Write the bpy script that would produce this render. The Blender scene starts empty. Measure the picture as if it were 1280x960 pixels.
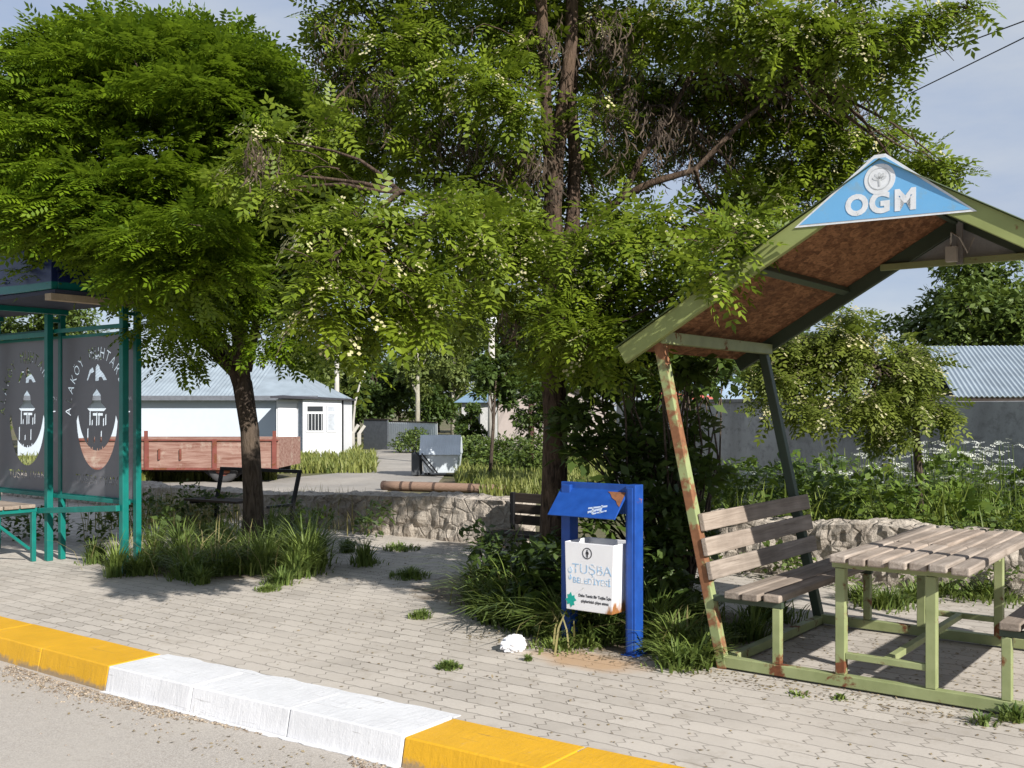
import bpy, bmesh, math, random
import numpy as np
from mathutils import Vector, Matrix, noise as mnoise
from mathutils.geometry import interpolate_bezier

random.seed(7)
RNG = np.random.default_rng(11)
scene = bpy.context.scene
COL = scene.collection
PI = math.pi
F, CX, HY, EYE = 1290.0, 640.0, 510.0, 1.55      # focal length, principal column, horizon row, eye height
ANG = math.atan2(-0.605, 0.797)                  # the kerb runs along U, the lot's depth along V
U = Vector((math.cos(ANG), math.sin(ANG), 0)); V = Vector((-math.sin(ANG), math.cos(ANG), 0))
GZ = -0.20                                       # level of the land behind the stone wall

def W(x, y, d): return Vector(((x - CX) / F * d, d, EYE + (HY - y) / F * d))
def G(x, y, z=0.0):
    d = F * (EYE - z) / (y - HY); return Vector(((x - CX) / F * d, d, z))
def TN(t, n, z=0.0): return U * t + V * n + Vector((0, 0, z))
def toTN(p): return p.dot(U), p.dot(V)

# ------------------------------------------------------------------ objects
def tag(o, label=None, cat=None, group=None, kind=None):
    if label: o['label'] = label
    if cat: o['category'] = cat
    if group: o['group'] = group
    if kind: o['kind'] = kind
    return o
def thing(name, label, cat, loc=(0, 0, 0), rz=0.0, group=None):
    o = bpy.data.objects.new(name, None); COL.objects.link(o)
    o.location = loc; o.rotation_euler = (0, 0, rz); o.empty_display_size = 0.2
    return tag(o, label, cat, group)
def link(name, me, parent=None):
    o = bpy.data.objects.new(name, me); COL.objects.link(o)
    if parent is not None: o.parent = parent
    return o
def copy_tree(o, parent=None):
    c = o.copy(); COL.objects.link(c); c.parent = parent
    for ch in [x for x in COL.objects if x.parent is o]: copy_tree(ch, c)
    return c

class MB:
    def __init__(s): s.v, s.f, s.m = [], [], []
    def add(s, vs, fs, m=0):
        b = len(s.v); s.v += [tuple(v) for v in vs]
        for f in fs: s.f.append([i + b for i in f]); s.m.append(m)
        return s
    def box(s, x0, x1, y0, y1, z0, z1, m=0):
        return s.add([(x0,y0,z0),(x1,y0,z0),(x1,y1,z0),(x0,y1,z0),(x0,y0,z1),(x1,y0,z1),(x1,y1,z1),(x0,y1,z1)],
                     [(0,3,2,1),(4,5,6,7),(0,1,5,4),(1,2,6,5),(2,3,7,6),(3,0,4,7)], m)
    def beam(s, p, q, w, h, up=(0, 0, 1), m=0):
        p, q, up = Vector(p), Vector(q), Vector(up)
        d = (q - p).normalized(); a = d.cross(up).normalized(); b = a.cross(d)
        a *= w / 2; b *= h / 2
        return s.add([p-a-b, p+a-b, p+a+b, p-a+b, q-a-b, q+a-b, q+a+b, q-a+b],
                     [(0,1,2,3),(7,6,5,4),(1,0,4,5),(2,1,5,6),(3,2,6,7),(0,3,7,4)], m)
    def prism(s, pts, d, m=0):
        d = Vector(d); pts = [Vector(p) for p in pts]; k = len(pts)
        fs = [list(range(k))[::-1], list(range(k, 2*k))] + [(i, (i+1) % k, k+(i+1) % k, k+i) for i in range(k)]
        return s.add(pts + [p + d for p in pts], fs, m)
    def tube(s, pts, rads, seg=8, m=0, wob=0.0, cap=True):
        pts = [Vector(p) for p in pts]; n = len(pts)
        if not hasattr(rads, '__len__'): rads = [rads] * n
        vs, fs = [], []
        ref = Vector((0.31, 0.95, 0.07)).normalized()
        for i, p in enumerate(pts):
            d = (pts[min(i+1, n-1)] - pts[max(i-1, 0)]).normalized()
            a = d.cross(ref)
            if a.length < 1e-3: a = d.cross(Vector((1, 0, 0)))
            a.normalize(); b = d.cross(a)
            for k in range(seg):
                th = 2*PI*k/seg; r = rads[i] * (1 + wob * mnoise.noise(Vector((k*1.7, p.z*3, p.x*3))))
                vs.append(p + a*math.cos(th)*r + b*math.sin(th)*r)
        for i in range(n-1):
            for k in range(seg):
                k2 = (k+1) % seg
                fs.append((i*seg+k, i*seg+k2, (i+1)*seg+k2, (i+1)*seg+k))
        if cap: fs += [list(range(seg))[::-1], list(range((n-1)*seg, n*seg))]
        return s.add(vs, fs, m)
    def build(s, name, mats, parent=None, bevel=0.0, seg=2, smooth=False):
        me = bpy.data.meshes.new(name); me.from_pydata(s.v, [], s.f)
        for mm in (mats if isinstance(mats, (list, tuple)) else [mats]): me.materials.append(mm)
        me.polygons.foreach_set('material_index', s.m)
        bm = bmesh.new(); bm.from_mesh(me); bmesh.ops.recalc_face_normals(bm, faces=bm.faces); bm.to_mesh(me); bm.free()
        if smooth: me.polygons.foreach_set('use_smooth', [True] * len(me.polygons))
        me.update()
        o = link(name, me, parent)
        if bevel:
            b = o.modifiers.new('bevel', 'BEVEL'); b.width = bevel; b.segments = seg; b.limit_method = 'ANGLE'; b.angle_limit = 0.6
        return o

# ------------------------------------------------------------------ materials
class NT:
    def __init__(s, name, rough=0.7, spec=0.3, metal=0.0):
        s.m = bpy.data.materials.new(name); s.m.use_nodes = True; s.t = s.m.node_tree
        s.b = s.t.nodes['Principled BSDF']; s.out = s.t.nodes['Material Output']
        s.b.inputs['Roughness'].default_value = rough; s.b.inputs['Specular IOR Level'].default_value = spec
        s.b.inputs['Metallic'].default_value = metal
    def put(s, sock, val):
        if isinstance(val, bpy.types.NodeSocket): s.t.links.new(val, sock)
        elif isinstance(val, (tuple, list)) and len(val) == 3 and sock.type == 'RGBA': sock.default_value = (*val, 1)
        else: sock.default_value = val
    def n(s, typ, ins=None, **attr):
        nd = s.t.nodes.new(typ)
        for k, v in attr.items(): setattr(nd, k, v)
        for k, v in (ins or {}).items(): s.put(nd.inputs[k], v)
        return nd
    def co(s, kind='Object'): return s.n('ShaderNodeTexCoord').outputs[kind]
    def map(s, vec, scale=(1, 1, 1), loc=(0, 0, 0), rot=(0, 0, 0)):
        return s.n('ShaderNodeMapping', {'Vector': vec, 'Scale': scale, 'Location': loc, 'Rotation': rot}).outputs[0]
    def noise(s, vec, scale, detail=4, rough=0.55, dist=0.0):
        return s.n('ShaderNodeTexNoise', {'Vector': vec, 'Scale': scale, 'Detail': detail, 'Roughness': rough, 'Distortion': dist}).outputs['Fac']
    def ramp(s, fac, stops):
        nd = s.n('ShaderNodeValToRGB', {'Fac': fac}); e = nd.color_ramp.elements
        while len(e) < len(stops): e.new(0.5)
        for el, (p, c) in zip(e, stops):
            el.position = p; el.color = (c, c, c, 1) if not hasattr(c, '__len__') else (*c, 1)
        return nd.outputs['Color']
    def mix(s, fac, a, b, mode='MIX'):
        nd = s.n('ShaderNodeMix', data_type='RGBA', blend_type=mode)
        s.put(nd.inputs[0], fac); s.put(nd.inputs[6], a); s.put(nd.inputs[7], b)
        return nd.outputs[2]
    def math(s, op, a, b=0.0, c=0.0):
        nd = s.n('ShaderNodeMath', operation=op)
        s.put(nd.inputs[0], a); s.put(nd.inputs[1], b); s.put(nd.inputs[2], c)
        return nd.outputs[0]
    def bump(s, h, strength=0.4, dist=0.01, normal=None):
        nd = s.n('ShaderNodeBump', {'Height': h, 'Strength': strength, 'Distance': dist})
        if normal is not None: s.put(nd.inputs['Normal'], normal)
        return nd.outputs[0]
    def set(s, color=None, rough=None, normal=None):
        if color is not None: s.put(s.b.inputs['Base Color'], color)
        if rough is not None: s.put(s.b.inputs['Roughness'], rough)
        if normal is not None: s.put(s.b.inputs['Normal'], normal)
        return s.m
    def isl(s): return s.n('ShaderNodeNewGeometry').outputs['Random Per Island']
    def objrand(s): return s.n('ShaderNodeObjectInfo').outputs['Random']

def painted(name, paint, rust=(0.13, 0.045, 0.018), amount=0.5, scale=6.0, rough=0.5, paint2=None, spec=0.4):
    k = NT(name, rough, spec); c = k.co()
    a = k.noise(c, scale, 6, 0.62, 0.3); b = k.noise(c, scale * 7, 4, 0.6)
    m = k.math('ADD', k.math('MULTIPLY', a, 0.8), k.math('MULTIPLY', b, 0.2))
    mask = k.ramp(m, [(amount, 0.0), (amount + 0.05, 1.0)])
    p = k.mix(k.noise(c, scale * 1.7, 5), tuple(x * 0.72 for x in paint), paint2 or tuple(min(1, x * 1.2) for x in paint))
    r = k.mix(k.noise(c, scale * 9, 4), tuple(x * 0.55 for x in rust), tuple(x * 1.6 for x in rust))
    return k.set(k.mix(mask, p, r), k.ramp(mask, [(0, rough), (1, 0.9)]), k.bump(m, 0.35, 0.004))
def plain(name, c, rough=0.7, var=0.25, scale=8.0, bump=0.2, spec=0.3, metal=0.0):
    k = NT(name, rough, spec, metal); co = k.co()
    a = k.noise(co, scale, 6, 0.6); b = k.noise(co, scale * 9, 4, 0.6)
    f = k.math('ADD', k.math('MULTIPLY', a, 0.65), k.math('MULTIPLY', b, 0.35))
    f = k.ramp(f, [(0.3, 0.0), (0.7, 1.0)])
    return k.set(k.mix(f, tuple(x * (1 - var) for x in c), tuple(min(1, x * (1 + var)) for x in c)), None, k.bump(f, bump, 0.005))
def wood(name, c1, c2, axis=1, dark=(0.06, 0.045, 0.035)):
    k = NT(name, 0.85, 0.2); co = k.co()
    sc = [38.0, 38.0, 38.0]; sc[axis] = 1.6
    off = k.n('ShaderNodeCombineXYZ', {0: k.math('MULTIPLY', k.isl(), 37.0), 1: k.math('MULTIPLY', k.isl(), 19.0)}).outputs[0]
    v = k.n('ShaderNodeVectorMath', {0: co, 1: off}, operation='ADD').outputs[0]
    g = k.noise(k.map(v, tuple(sc)), 1.0, 6, 0.65, 0.8)
    big = k.noise(v, 3.0, 3)
    col = k.mix(k.ramp(g, [(0.3, 0), (0.68, 1)]), c1, c2)
    col = k.mix(k.ramp(k.isl(), [(0, 0.0), (1, 0.55)]), col, k.mix(0.5, col, (c1[0]*1.5, c1[1]*1.25, c1[2]*1.05)))
    col = k.mix(k.ramp(g, [(0.24, 1.0), (0.36, 0.0)]), col, dark)
    col = k.mix(k.ramp(big, [(0.35, 0.35), (0.6, 0)]), col, dark)
    return k.set(col, None, k.bump(g, 0.6, 0.006))
def leafmat(name, c1, c2, trans=0.35, rough=0.5, tcol=None):
    k = NT(name, rough, 0.35)
    geo = k.n('ShaderNodeNewGeometry')
    co = k.co()
    col = k.mix(geo.outputs['Random Per Island'], c1, c2)
    col = k.mix(k.ramp(k.noise(co, 2.3, 3), [(0.42, 0), (0.66, 0.6)]), col, (c2[0]*1.05, c2[1]*1.05, c2[2]*0.8))
    col = k.mix(k.ramp(k.noise(co, 3.7, 3), [(0.54, 0), (0.74, 0.4)]), col, (c1[0]*0.7, c1[1]*0.9, c1[2]*1.3))
    k.set(col)
    tr = k.n('ShaderNodeBsdfTranslucent', {'Color': k.mix(0.5, col, tcol or (0.16, 0.22, 0.02))})
    mx = k.n('ShaderNodeMixShader', {0: trans, 1: k.b.outputs[0], 2: tr.outputs[0]})
    k.t.links.new(mx.outputs[0], k.out.inputs['Surface'])
    return k.m
def bark(name, c1, c2, scale=1.0):
    k = NT(name, 0.95, 0.1); co = k.co()
    a = k.noise(k.map(co, (26*scale, 26*scale, 5*scale)), 1.0, 7, 0.65, 1.2)
    b = k.noise(co, 4*scale, 4)
    col = k.mix(k.ramp(a, [(0.35, 0), (0.62, 1)]), c1, c2)
    col = k.mix(k.ramp(b, [(0.45, 0), (0.7, 0.5)]), col, (c2[0]*1.2, c2[1]*1.15, c2[2]*1.0))
    return k.set(col, None, k.bump(a, 0.9, 0.03))
def corrugate(name, c, axis=0, wl=0.09, rust=0.75):
    k = NT(name, 0.45, 0.4, 0.35); co = k.co()
    a = k.noise(co, 1.6, 6, 0.6)
    col = k.mix(k.ramp(a, [(0.3, 0), (0.7, 1)]), tuple(x*0.8 for x in c), tuple(x*1.12 for x in c))
    col = k.mix(k.ramp(k.noise(co, 3.1, 7, 0.7), [(rust, 0), (rust+0.08, 0.8)]), col, (0.15, 0.07, 0.04))
    return k.set(col, None, k.bump(k.noise(co, 6), 0.1, 0.01))

M = {}
M['green'] = painted('faded_green_paint', (0.21, 0.25, 0.095), amount=0.57, paint2=(0.35, 0.385, 0.19), scale=4.5)
M['green_rusty'] = painted('rusty_green_paint', (0.22, 0.27, 0.11), amount=0.46, paint2=(0.34, 0.39, 0.18), scale=3.2, rust=(0.19, 0.085, 0.04))
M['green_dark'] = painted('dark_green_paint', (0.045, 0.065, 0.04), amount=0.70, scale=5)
M['fascia'] = painted('olive_fascia_paint', (0.24, 0.28, 0.09), amount=0.66, paint2=(0.32, 0.36, 0.13), scale=3.5, rough=0.6)
M['slat'] = wood('weathered_slats', (0.19, 0.16, 0.132), (0.40, 0.345, 0.295), 1)
M['slat_table'] = wood('weathered_table_planks', (0.23, 0.192, 0.16), (0.46, 0.40, 0.345), 1)
M['blue'] = painted('blue_bin_paint', (0.007, 0.05, 0.26), amount=0.645, paint2=(0.016, 0.085, 0.38), scale=9, rough=0.45, rust=(0.25, 0.09, 0.03))
M['teal'] = painted('teal_paint', (0.004, 0.13, 0.115), amount=0.66, paint2=(0.008, 0.20, 0.165), scale=5, rough=0.4)
M['black'] = plain('black_metal', (0.012, 0.012, 0.013), 0.5)
M['concrete'] = plain('grey_concrete', (0.22, 0.215, 0.21), 0.9, 0.3, 3.0, 0.4)
M['pole'] = plain('pale_concrete_pole', (0.42, 0.40, 0.36), 0.85, 0.15, 4)
M['white'] = plain('white_render', (0.68, 0.69, 0.71), 0.8, 0.05, 2.0, 0.1)
M['glass'] = NT('window_glass', 0.08, 0.6).set((0.03, 0.035, 0.04))
# ------------------------------------------------------------------ text helpers
def outlines(text, size, bold=0.0, res=5):
    cu = bpy.data.curves.new('glyphs', 'FONT'); cu.body = text; cu.size = size; cu.align_x = 'CENTER'
    ob = bpy.data.objects.new('glyphs', cu); COL.objects.link(ob)
    bpy.context.view_layer.update()
    dg = bpy.context.evaluated_depsgraph_get()
    c2 = ob.evaluated_get(dg).to_curve(dg)
    polys = []
    for sp in c2.splines:
        pts = []
        bp = sp.bezier_points; n = len(bp)
        for i in range(n):
            a, b = bp[i], bp[(i+1) % n]
            straight = a.handle_right_type == 'VECTOR' and b.handle_left_type == 'VECTOR'
            pts += [(p.x, p.y) for p in interpolate_bezier(a.co, a.handle_right, b.handle_left, b.co, 2 if straight else res)[:-1]]
        if len(pts) >= 3: polys.append(pts)
    ob.to_curve_clear(); COL.objects.unlink(ob); bpy.data.objects.remove(ob); bpy.data.curves.remove(cu)
    return polys
def flat_mesh(name, polys, mat, thick=0.0015, parent=None, mtx=None, offset=0.0):
    """A thin plate filled between nested outlines (even-odd), in its local XY plane."""
    cu = bpy.data.curves.new(name, 'CURVE'); cu.dimensions = '2D'; cu.fill_mode = 'BOTH'; cu.extrude = thick; cu.offset = offset
    for pts in polys:
        sp = cu.splines.new('POLY'); sp.points.add(len(pts) - 1); sp.use_cyclic_u = True
        for q, p in zip(sp.points, pts): q.co = (p[0], p[1], 0, 1)
    tmp = bpy.data.objects.new(name, cu); COL.objects.link(tmp); bpy.context.view_layer.update()
    dg = bpy.context.evaluated_depsgraph_get()
    me = bpy.data.meshes.new_from_object(tmp.evaluated_get(dg)); me.name = name
    COL.objects.unlink(tmp); bpy.data.objects.remove(tmp); bpy.data.curves.remove(cu)
    me.materials.clear(); me.materials.append(mat)
    if mtx is not None: me.transform(mtx)
    return link(name, me, parent)
def ell(cx, cy, rx, ry, n=40, a0=0.0, a1=2*PI):
    return [(cx + rx*math.cos(a0 + (a1-a0)*i/n), cy + ry*math.sin(a0 + (a1-a0)*i/n)) for i in range(n)]
def upright(loc, facing_minus_y=True):
    """local XY drawing plane stood up: x stays, y becomes z, at loc, read from -y"""
    return Matrix.Translation(loc) @ Matrix.Rotation(PI/2, 4, 'X')

# ------------------------------------------------------------------ leaves, blades, scatter (all real faces, merged per plant)
def raw_mesh(name, verts, quads, mat, parent=None, smooth=False):
    me = bpy.data.meshes.new(name)
    nv, nf, k = len(verts), len(quads), quads.shape[1]
    me.vertices.add(nv); me.vertices.foreach_set('co', np.ascontiguousarray(verts, dtype=np.float32).ravel())
    me.loops.add(nf * k); me.loops.foreach_set('vertex_index', np.ascontiguousarray(quads, dtype=np.int32).ravel())
    me.polygons.add(nf); me.polygons.foreach_set('loop_start', np.arange(0, nf * k, k, dtype=np.int32))
    for mm in (mat if isinstance(mat, list) else [mat]): me.materials.append(mm)
    me.update(calc_edges=True); me.validate()
    if smooth: me.polygons.foreach_set('use_smooth', [True] * nf)
    return link(name, me, parent)
def unit(a): return a / np.maximum(np.linalg.norm(a, axis=-1, keepdims=True), 1e-9)
def place(T, P, A, Nn, S):
    """template verts T(V,3) at P(N,3), x axis A, normal Nn, scale S"""
    A = unit(A); B = unit(np.cross(Nn, A)); C = np.cross(A, B)
    R = np.stack([A, B, C], axis=2)
    return (np.einsum('nij,vj->nvi', R, T) * S[:, None, None] + P[:, None, :]).reshape(-1, 3)
def leaflet(x, y, ang, L, w, droop, z=0.0):
    d = np.array([math.cos(ang), math.sin(ang), 0]); s = np.array([-d[1], d[0], 0]); o = np.array([x, y, z])
    return [o, o + d*L*0.5 + s*w + [0, 0, -droop*0.2], o + d*L + [0, 0, -droop], o + d*L*0.45 - s*w + [0, 0, -droop*0.2]]
def pinnate(pairs=5, L=0.24, ll=0.062, w=0.0125, droop=0.05):
    vs = []
    for i in range(pairs):
        f = 0.18 + 0.72*i/(pairs-1); x = L*f; z = -droop*f*f
        sz = ll * (1.0 - 0.25*abs(f-0.5))
        for sg in (-1, 1): vs += leaflet(x, 0, sg*1.05, sz, w, 0.012, z)
    vs += leaflet(L*0.93, 0, 0, ll, w, 0.015, -droop)
    return np.array(vs)
def rosette(n=5, L=0.09, w=0.028, spread=0.1, seed=0):
    r = random.Random(seed); vs = []
    for i in range(n):
        vs += leaflet(r.uniform(-spread, spread), r.uniform(-spread, spread), r.uniform(0, 2*PI), L*r.uniform(0.7, 1.2), w*r.uniform(0.8, 1.2), r.uniform(-0.02, 0.05), r.uniform(-spread, spread)*0.6)
    return np.array(vs)
PIN = pinnate(5, 0.26, 0.072, 0.0165, 0.06); PIN_BROAD = pinnate(5, 0.22, 0.066, 0.0155, 0.045); ROS = rosette()
def sprays(name, clumps, tmpl, mat, parent, scale=1.0, droop=0.25, out=None, flat=0.45, shell=0.35, jit=0.25):
    """clumps: (centre, (rx,ry,rz), number). Sprays point outward from each clump (and from OUT), leaf planes facing up and out."""
    Ps, As, Ns = [], [], []
    for c, r, n in clumps:
        n = int(n)
        d = unit(RNG.normal(size=(n, 3))); d[:, 2] = np.abs(d[:, 2]) * np.where(RNG.random(n) < 0.72, 1, -1); d = unit(d)
        rad = (shell + (1-shell) * RNG.random(n) ** 0.5)[:, None]
        p = np.array(c) + d * np.array(r) * rad
        o = d.copy(); o[:, 2] *= flat
        if out is not None: o += unit(p - np.array(out)) * np.array([0.8, 0.8, 0.3])
        a = unit(o + RNG.normal(scale=jit, size=(n, 3))); a[:, 2] -= droop
        nn = unit(np.array([0, 0, 0.75]) + 0.75*d + RNG.normal(scale=0.3, size=(n, 3)))
        Ps.append(p); As.append(a); Ns.append(nn)
    P, A, Nn = np.concatenate(Ps), np.concatenate(As), np.concatenate(Ns)
    S = scale * (0.5 + 0.8 * RNG.random(len(P)))
    v = place(tmpl, P, A, Nn, S)
    return raw_mesh(name, v, np.arange(len(v)).reshape(-1, 4), mat, parent)
def blades(name, P, H, mat, parent=None, width=0.007, lean=0.5, az=None, curl=0.6, head=False):
    """grass blades: three quads each, tapering and bending over"""
    n = len(P); th = RNG.random(n) * 2*PI if az is None else az
    d = np.stack([np.cos(th), np.sin(th), np.zeros(n)], 1); s = np.stack([-d[:, 1], d[:, 0], np.zeros(n)], 1)
    ln = lean * (0.3 + RNG.random(n)); w = width * (0.7 + 0.6*RNG.random(n))
    lv = []
    for f, ww in ((0, 1.0), (0.4, 0.9), (0.75, 0.62), (1.0, 0.08)):
        c = P + d * (H * ln * f**1.8)[:, None] + np.array([0, 0, 1.0]) * (H * (f - curl*ln*0.55*f**2.6))[:, None]
        lv += [c - s * (w*ww)[:, None], c + s * (w*ww)[:, None]]
    v = np.stack(lv, 1).reshape(-1, 3)
    b = (np.arange(n) * 8)[:, None, None]
    q = (np.array([[0, 1, 3, 2], [2, 3, 5, 4], [4, 5, 7, 6]])[None] + b).reshape(-1, 4)
    return v, q
def merge(name, parts, mat, parent=None):
    vs, qs, o = [], [], 0
    for v, q in parts: vs.append(v); qs.append(q + o); o += len(v)
    return raw_mesh(name, np.concatenate(vs), np.concatenate(qs), mat, parent)
def tuft_points(cx, cy, r, n, z=0.0, ry=None, rot=0.0, lim=1.45):
    a = RNG.random(n)*2*PI; q = np.minimum(lim, np.abs(RNG.normal(scale=0.62, size=n)))
    x, y = q*np.cos(a)*r, q*np.sin(a)*(ry or r)
    return np.stack([cx + x*math.cos(rot) - y*math.sin(rot), cy + x*math.sin(rot) + y*math.cos(rot), np.full(n, z)], 1)
def strip_points(t0, t1, n0, n1, n, z=0.0):
    t = t0 + (t1-t0)*RNG.random(n); m = n0 + (n1-n0)*RNG.random(n)
    return np.stack([U.x*t + V.x*m, U.y*t + V.y*m, np.full(n, z)], 1)
OCT = np.array([(1,0,0),(-1,0,0),(0,1,0),(0,-1,0),(0,0,1),(0,0,-1)], float)
OCTF = np.array([(0,2,4),(2,1,4),(1,3,4),(3,0,4),(2,0,5),(1,2,5),(3,1,5),(0,3,5)])
def pebbles(name, P, size, mat, flat=0.6):
    n = len(P); T = OCT[None] * (0.6 + 0.7*RNG.random((n, 6, 1)))
    s = size * (0.35 + RNG.random(n)**3 * 1.4)
    v = T * s[:, None, None] * np.array([1, 1, flat]); th = RNG.random(n)*2*PI
    c, q = np.cos(th)[:, None], np.sin(th)[:, None]
    v = np.stack([v[..., 0]*c - v[..., 1]*q, v[..., 0]*q + v[..., 1]*c, v[..., 2]], -1)
    v[..., 2] += (s*flat*0.4)[:, None]
    v = (v + P[:, None, :]).reshape(-1, 3)
    f = (OCTF[None] + (np.arange(n)*6)[:, None, None]).reshape(-1, 3)
    return raw_mesh(name, v, f, mat)
def limb(mb, p, q, r0, r1, seg=7, n=6, bend=0.12, sag=0.0, wob=0.25):
    p, q = Vector(p), Vector(q); L = (q-p).length
    off = Vector((random.uniform(-1, 1), random.uniform(-1, 1), random.uniform(-0.2, 0.8))) * bend * L
    pts, rs = [], []
    for i in range(n+1):
        f = i/n; w = math.sin(PI*f)
        pts.append(p.lerp(q, f) + off*w + Vector((random.uniform(-1,1), random.uniform(-1,1), random.uniform(-1,1)))*0.018*L*w - Vector((0,0,sag*L*f*f)))
        rs.append(r0 + (r1-r0)*f)
    mb.tube(pts, rs, seg, wob=wob)
    return pts

from mathutils.geometry import delaunay_2d_cdt
def stencil(name, rect, groups, mat, thick, parent, mtx):
    """a plate with cut-outs: groups are glyphs (lists of outlines, even-odd inside each); overlaps between glyphs are allowed"""
    vs, es = [], []
    for poly in [rect] + [p for g in groups for p in g]:
        o = len(vs); vs += [Vector(p) for p in poly]; es += [(o+i, o+(i+1) % len(poly)) for i in range(len(poly))]
    ov, oe, of, *_ = delaunay_2d_cdt(vs, es, [], 0, 1e-5)
    def inside(p, poly):
        r = False; j = len(poly)-1
        for i in range(len(poly)):
            a, q = poly[i], poly[j]
            if (a[1] > p[1]) != (q[1] > p[1]) and p[0] < (q[0]-a[0])*(p[1]-a[1])/(q[1]-a[1]) + a[0]: r = not r
            j = i
        return r
    keep = []
    for f in of:
        m = sum((ov[i] for i in f), Vector((0, 0)))/len(f)
        if inside(m, rect) and not any(sum(inside(m, p) for p in g) % 2 for g in groups): keep.append(f)
    me = bpy.data.meshes.new(name); me.from_pydata([(p.x, p.y, 0) for p in ov], [], keep)
    bm = bmesh.new(); bm.from_mesh(me); bmesh.ops.delete(bm, geom=[v for v in bm.verts if not v.link_faces], context='VERTS'); bm.to_mesh(me); bm.free()
    me.transform(mtx); me.materials.append(mat); o = link(name, me, parent)
    s = o.modifiers.new('thickness', 'SOLIDIFY'); s.thickness = thick; s.offset = 0
    return o
# ================================================================== SETTING
def sheet(name, pts, z, mat):
    mb = MB(); mb.prism([(p[0], p[1], z) for p in pts], (0, 0, -0.05)); return tag(mb.build(name, mat), kind='structure')
def local_sheet(name, t0, t1, n0, n1, z, mat, nf=None, steps=1, thick=0.08):
    """sheet whose local axes run along the kerb (t) and across it (n)"""
    mb = MB(); b, tp = [], []
    ts = [t0 + (t1-t0)*i/steps for i in range(steps+1)]
    pts = [(t, nf(t) if nf else n0, z) for t in ts] + [(t1, n1, z), (t0, n1, z)]
    mb.prism(pts, (0, 0, -thick))
    o = mb.build(name, mat); o.rotation_euler = (0, 0, ANG)
    return tag(o, kind='structure')
def n_front(t): return 3.43 + 0.052 * max(0.0, min(t, 1.0) + 5.7) + 0.02 * max(0.0, t - 1.0)

# soil under everything
k = NT('soil', 0.95, 0.1); c = k.co()
a = k.noise(c, 0.35, 8, 0.65); b = k.noise(c, 9, 6, 0.7)
col = k.mix(k.ramp(a, [(0.35, 0), (0.65, 1)]), (0.20, 0.165, 0.115), (0.10, 0.12, 0.045))
col = k.mix(k.ramp(b, [(0.3, 0.5), (0.7, 0.0)]), col, (0.10, 0.08, 0.06))
k.set(col, None, k.bump(b, 0.7, 0.05)); M['soil'] = k.m
mb = MB(); R = 600.0
mb.prism([(-R, -R, GZ), (R, -R, GZ), (R, R, GZ), (-R, R, GZ)], (0, 0, -1))
tag(mb.build('ground', M['soil']), 'dry earth with patches of grass', kind='structure')

# interlocking pavers
PBT = toTN(G(735, 826))
k = NT('pavers', 0.9, 0.2); c = k.co()
sx = k.n('ShaderNodeSeparateXYZ', {0: c})
wob = k.noise(c, 3.0, 2)
tt = k.math('ADD', sx.outputs[0], k.math('MULTIPLY', k.math('PINGPONG', sx.outputs[1], 0.035), 0.95))
nn = k.math('ADD', sx.outputs[1], k.math('MULTIPLY', k.math('PINGPONG', k.math('ADD', sx.outputs[0], k.math('MULTIPLY', wob, 0.02)), 0.055), 0.13))
vec = k.n('ShaderNodeCombineXYZ', {0: tt, 1: nn}).outputs[0]
br = k.n('ShaderNodeTexBrick', {'Vector': vec, 'Scale': 1.0, 'Mortar Size': 0.0048, 'Mortar Smooth': 0.5, 'Bias': 0.0, 'Brick Width': 0.225, 'Row Height': 0.14,
         'Color1': (0.365, 0.332, 0.292), 'Color2': (0.50, 0.458, 0.405), 'Mortar': (0.17, 0.148, 0.12)})
dirt = k.noise(c, 0.8, 8, 0.65); fine = k.noise(c, 55, 4, 0.7); mid = k.noise(c, 5, 6, 0.65)
col = k.mix(k.ramp(fine, [(0.3, 0.5), (0.7, 0)]), br.outputs['Color'], (0.33, 0.295, 0.255))
col = k.mix(k.ramp(dirt, [(0.42, 0.0), (0.62, 0.7)]), col, (0.49, 0.445, 0.39))
col = k.mix(k.ramp(mid, [(0.56, 0.0), (0.74, 0.6)]), col, (0.27, 0.23, 0.18))
wx = k.n('ShaderNodeVectorMath', {0: c, 1: tuple(-x for x in (PBT[0], PBT[1], 0))}, operation='ADD').outputs[0]
rr = k.n('ShaderNodeVectorMath', {0: k.map(wx, (1.6, 3.0, 1.0))}, operation='LENGTH').outputs['Value']
stain = k.ramp(k.math('SUBTRACT', k.math('ADD', 0.62, k.math('MULTIPLY', mid, 0.5)), rr), [(0.12, 0), (0.5, 0.8)])
col = k.mix(stain, col, (0.42, 0.27, 0.15))     # rust-coloured earth washed out under the bin
soilm = None
for (px, py, sx_, sy_) in ((285, 706, 0.95, 1.15), (680, 735, 0.85, 0.8), (845, 790, 1.6, 1.1)):
    q = toTN(G(px, py)); w2 = k.n('ShaderNodeVectorMath', {0: c, 1: (-q[0], -q[1], 0)}, operation='ADD').outputs[0]
    r2 = k.n('ShaderNodeVectorMath', {0: k.map(w2, (sx_, sy_, 1.0))}, operation='LENGTH').outputs['Value']
    s2 = k.ramp(k.math('SUBTRACT', k.math('ADD', 0.72, k.math('MULTIPLY', k.noise(c, 4.5, 7, 0.7), 0.75)), r2), [(0.10, 0), (0.34, 1.0)])
    soilm = s2 if soilm is None else k.math('MAXIMUM', soilm, s2)
col = k.mix(soilm, col, k.mix(fine, (0.10, 0.078, 0.055), (0.25, 0.20, 0.15)))
h = k.math('ADD', k.math('SUBTRACT', k.math('MULTIPLY', fine, 0.12), br.outputs['Fac']), k.math('MULTIPLY', br.outputs['Color'], 0.7))
k.set(col, None, k.bump(h, 0.85, 0.008)); M['pavers'] = k.m
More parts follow.
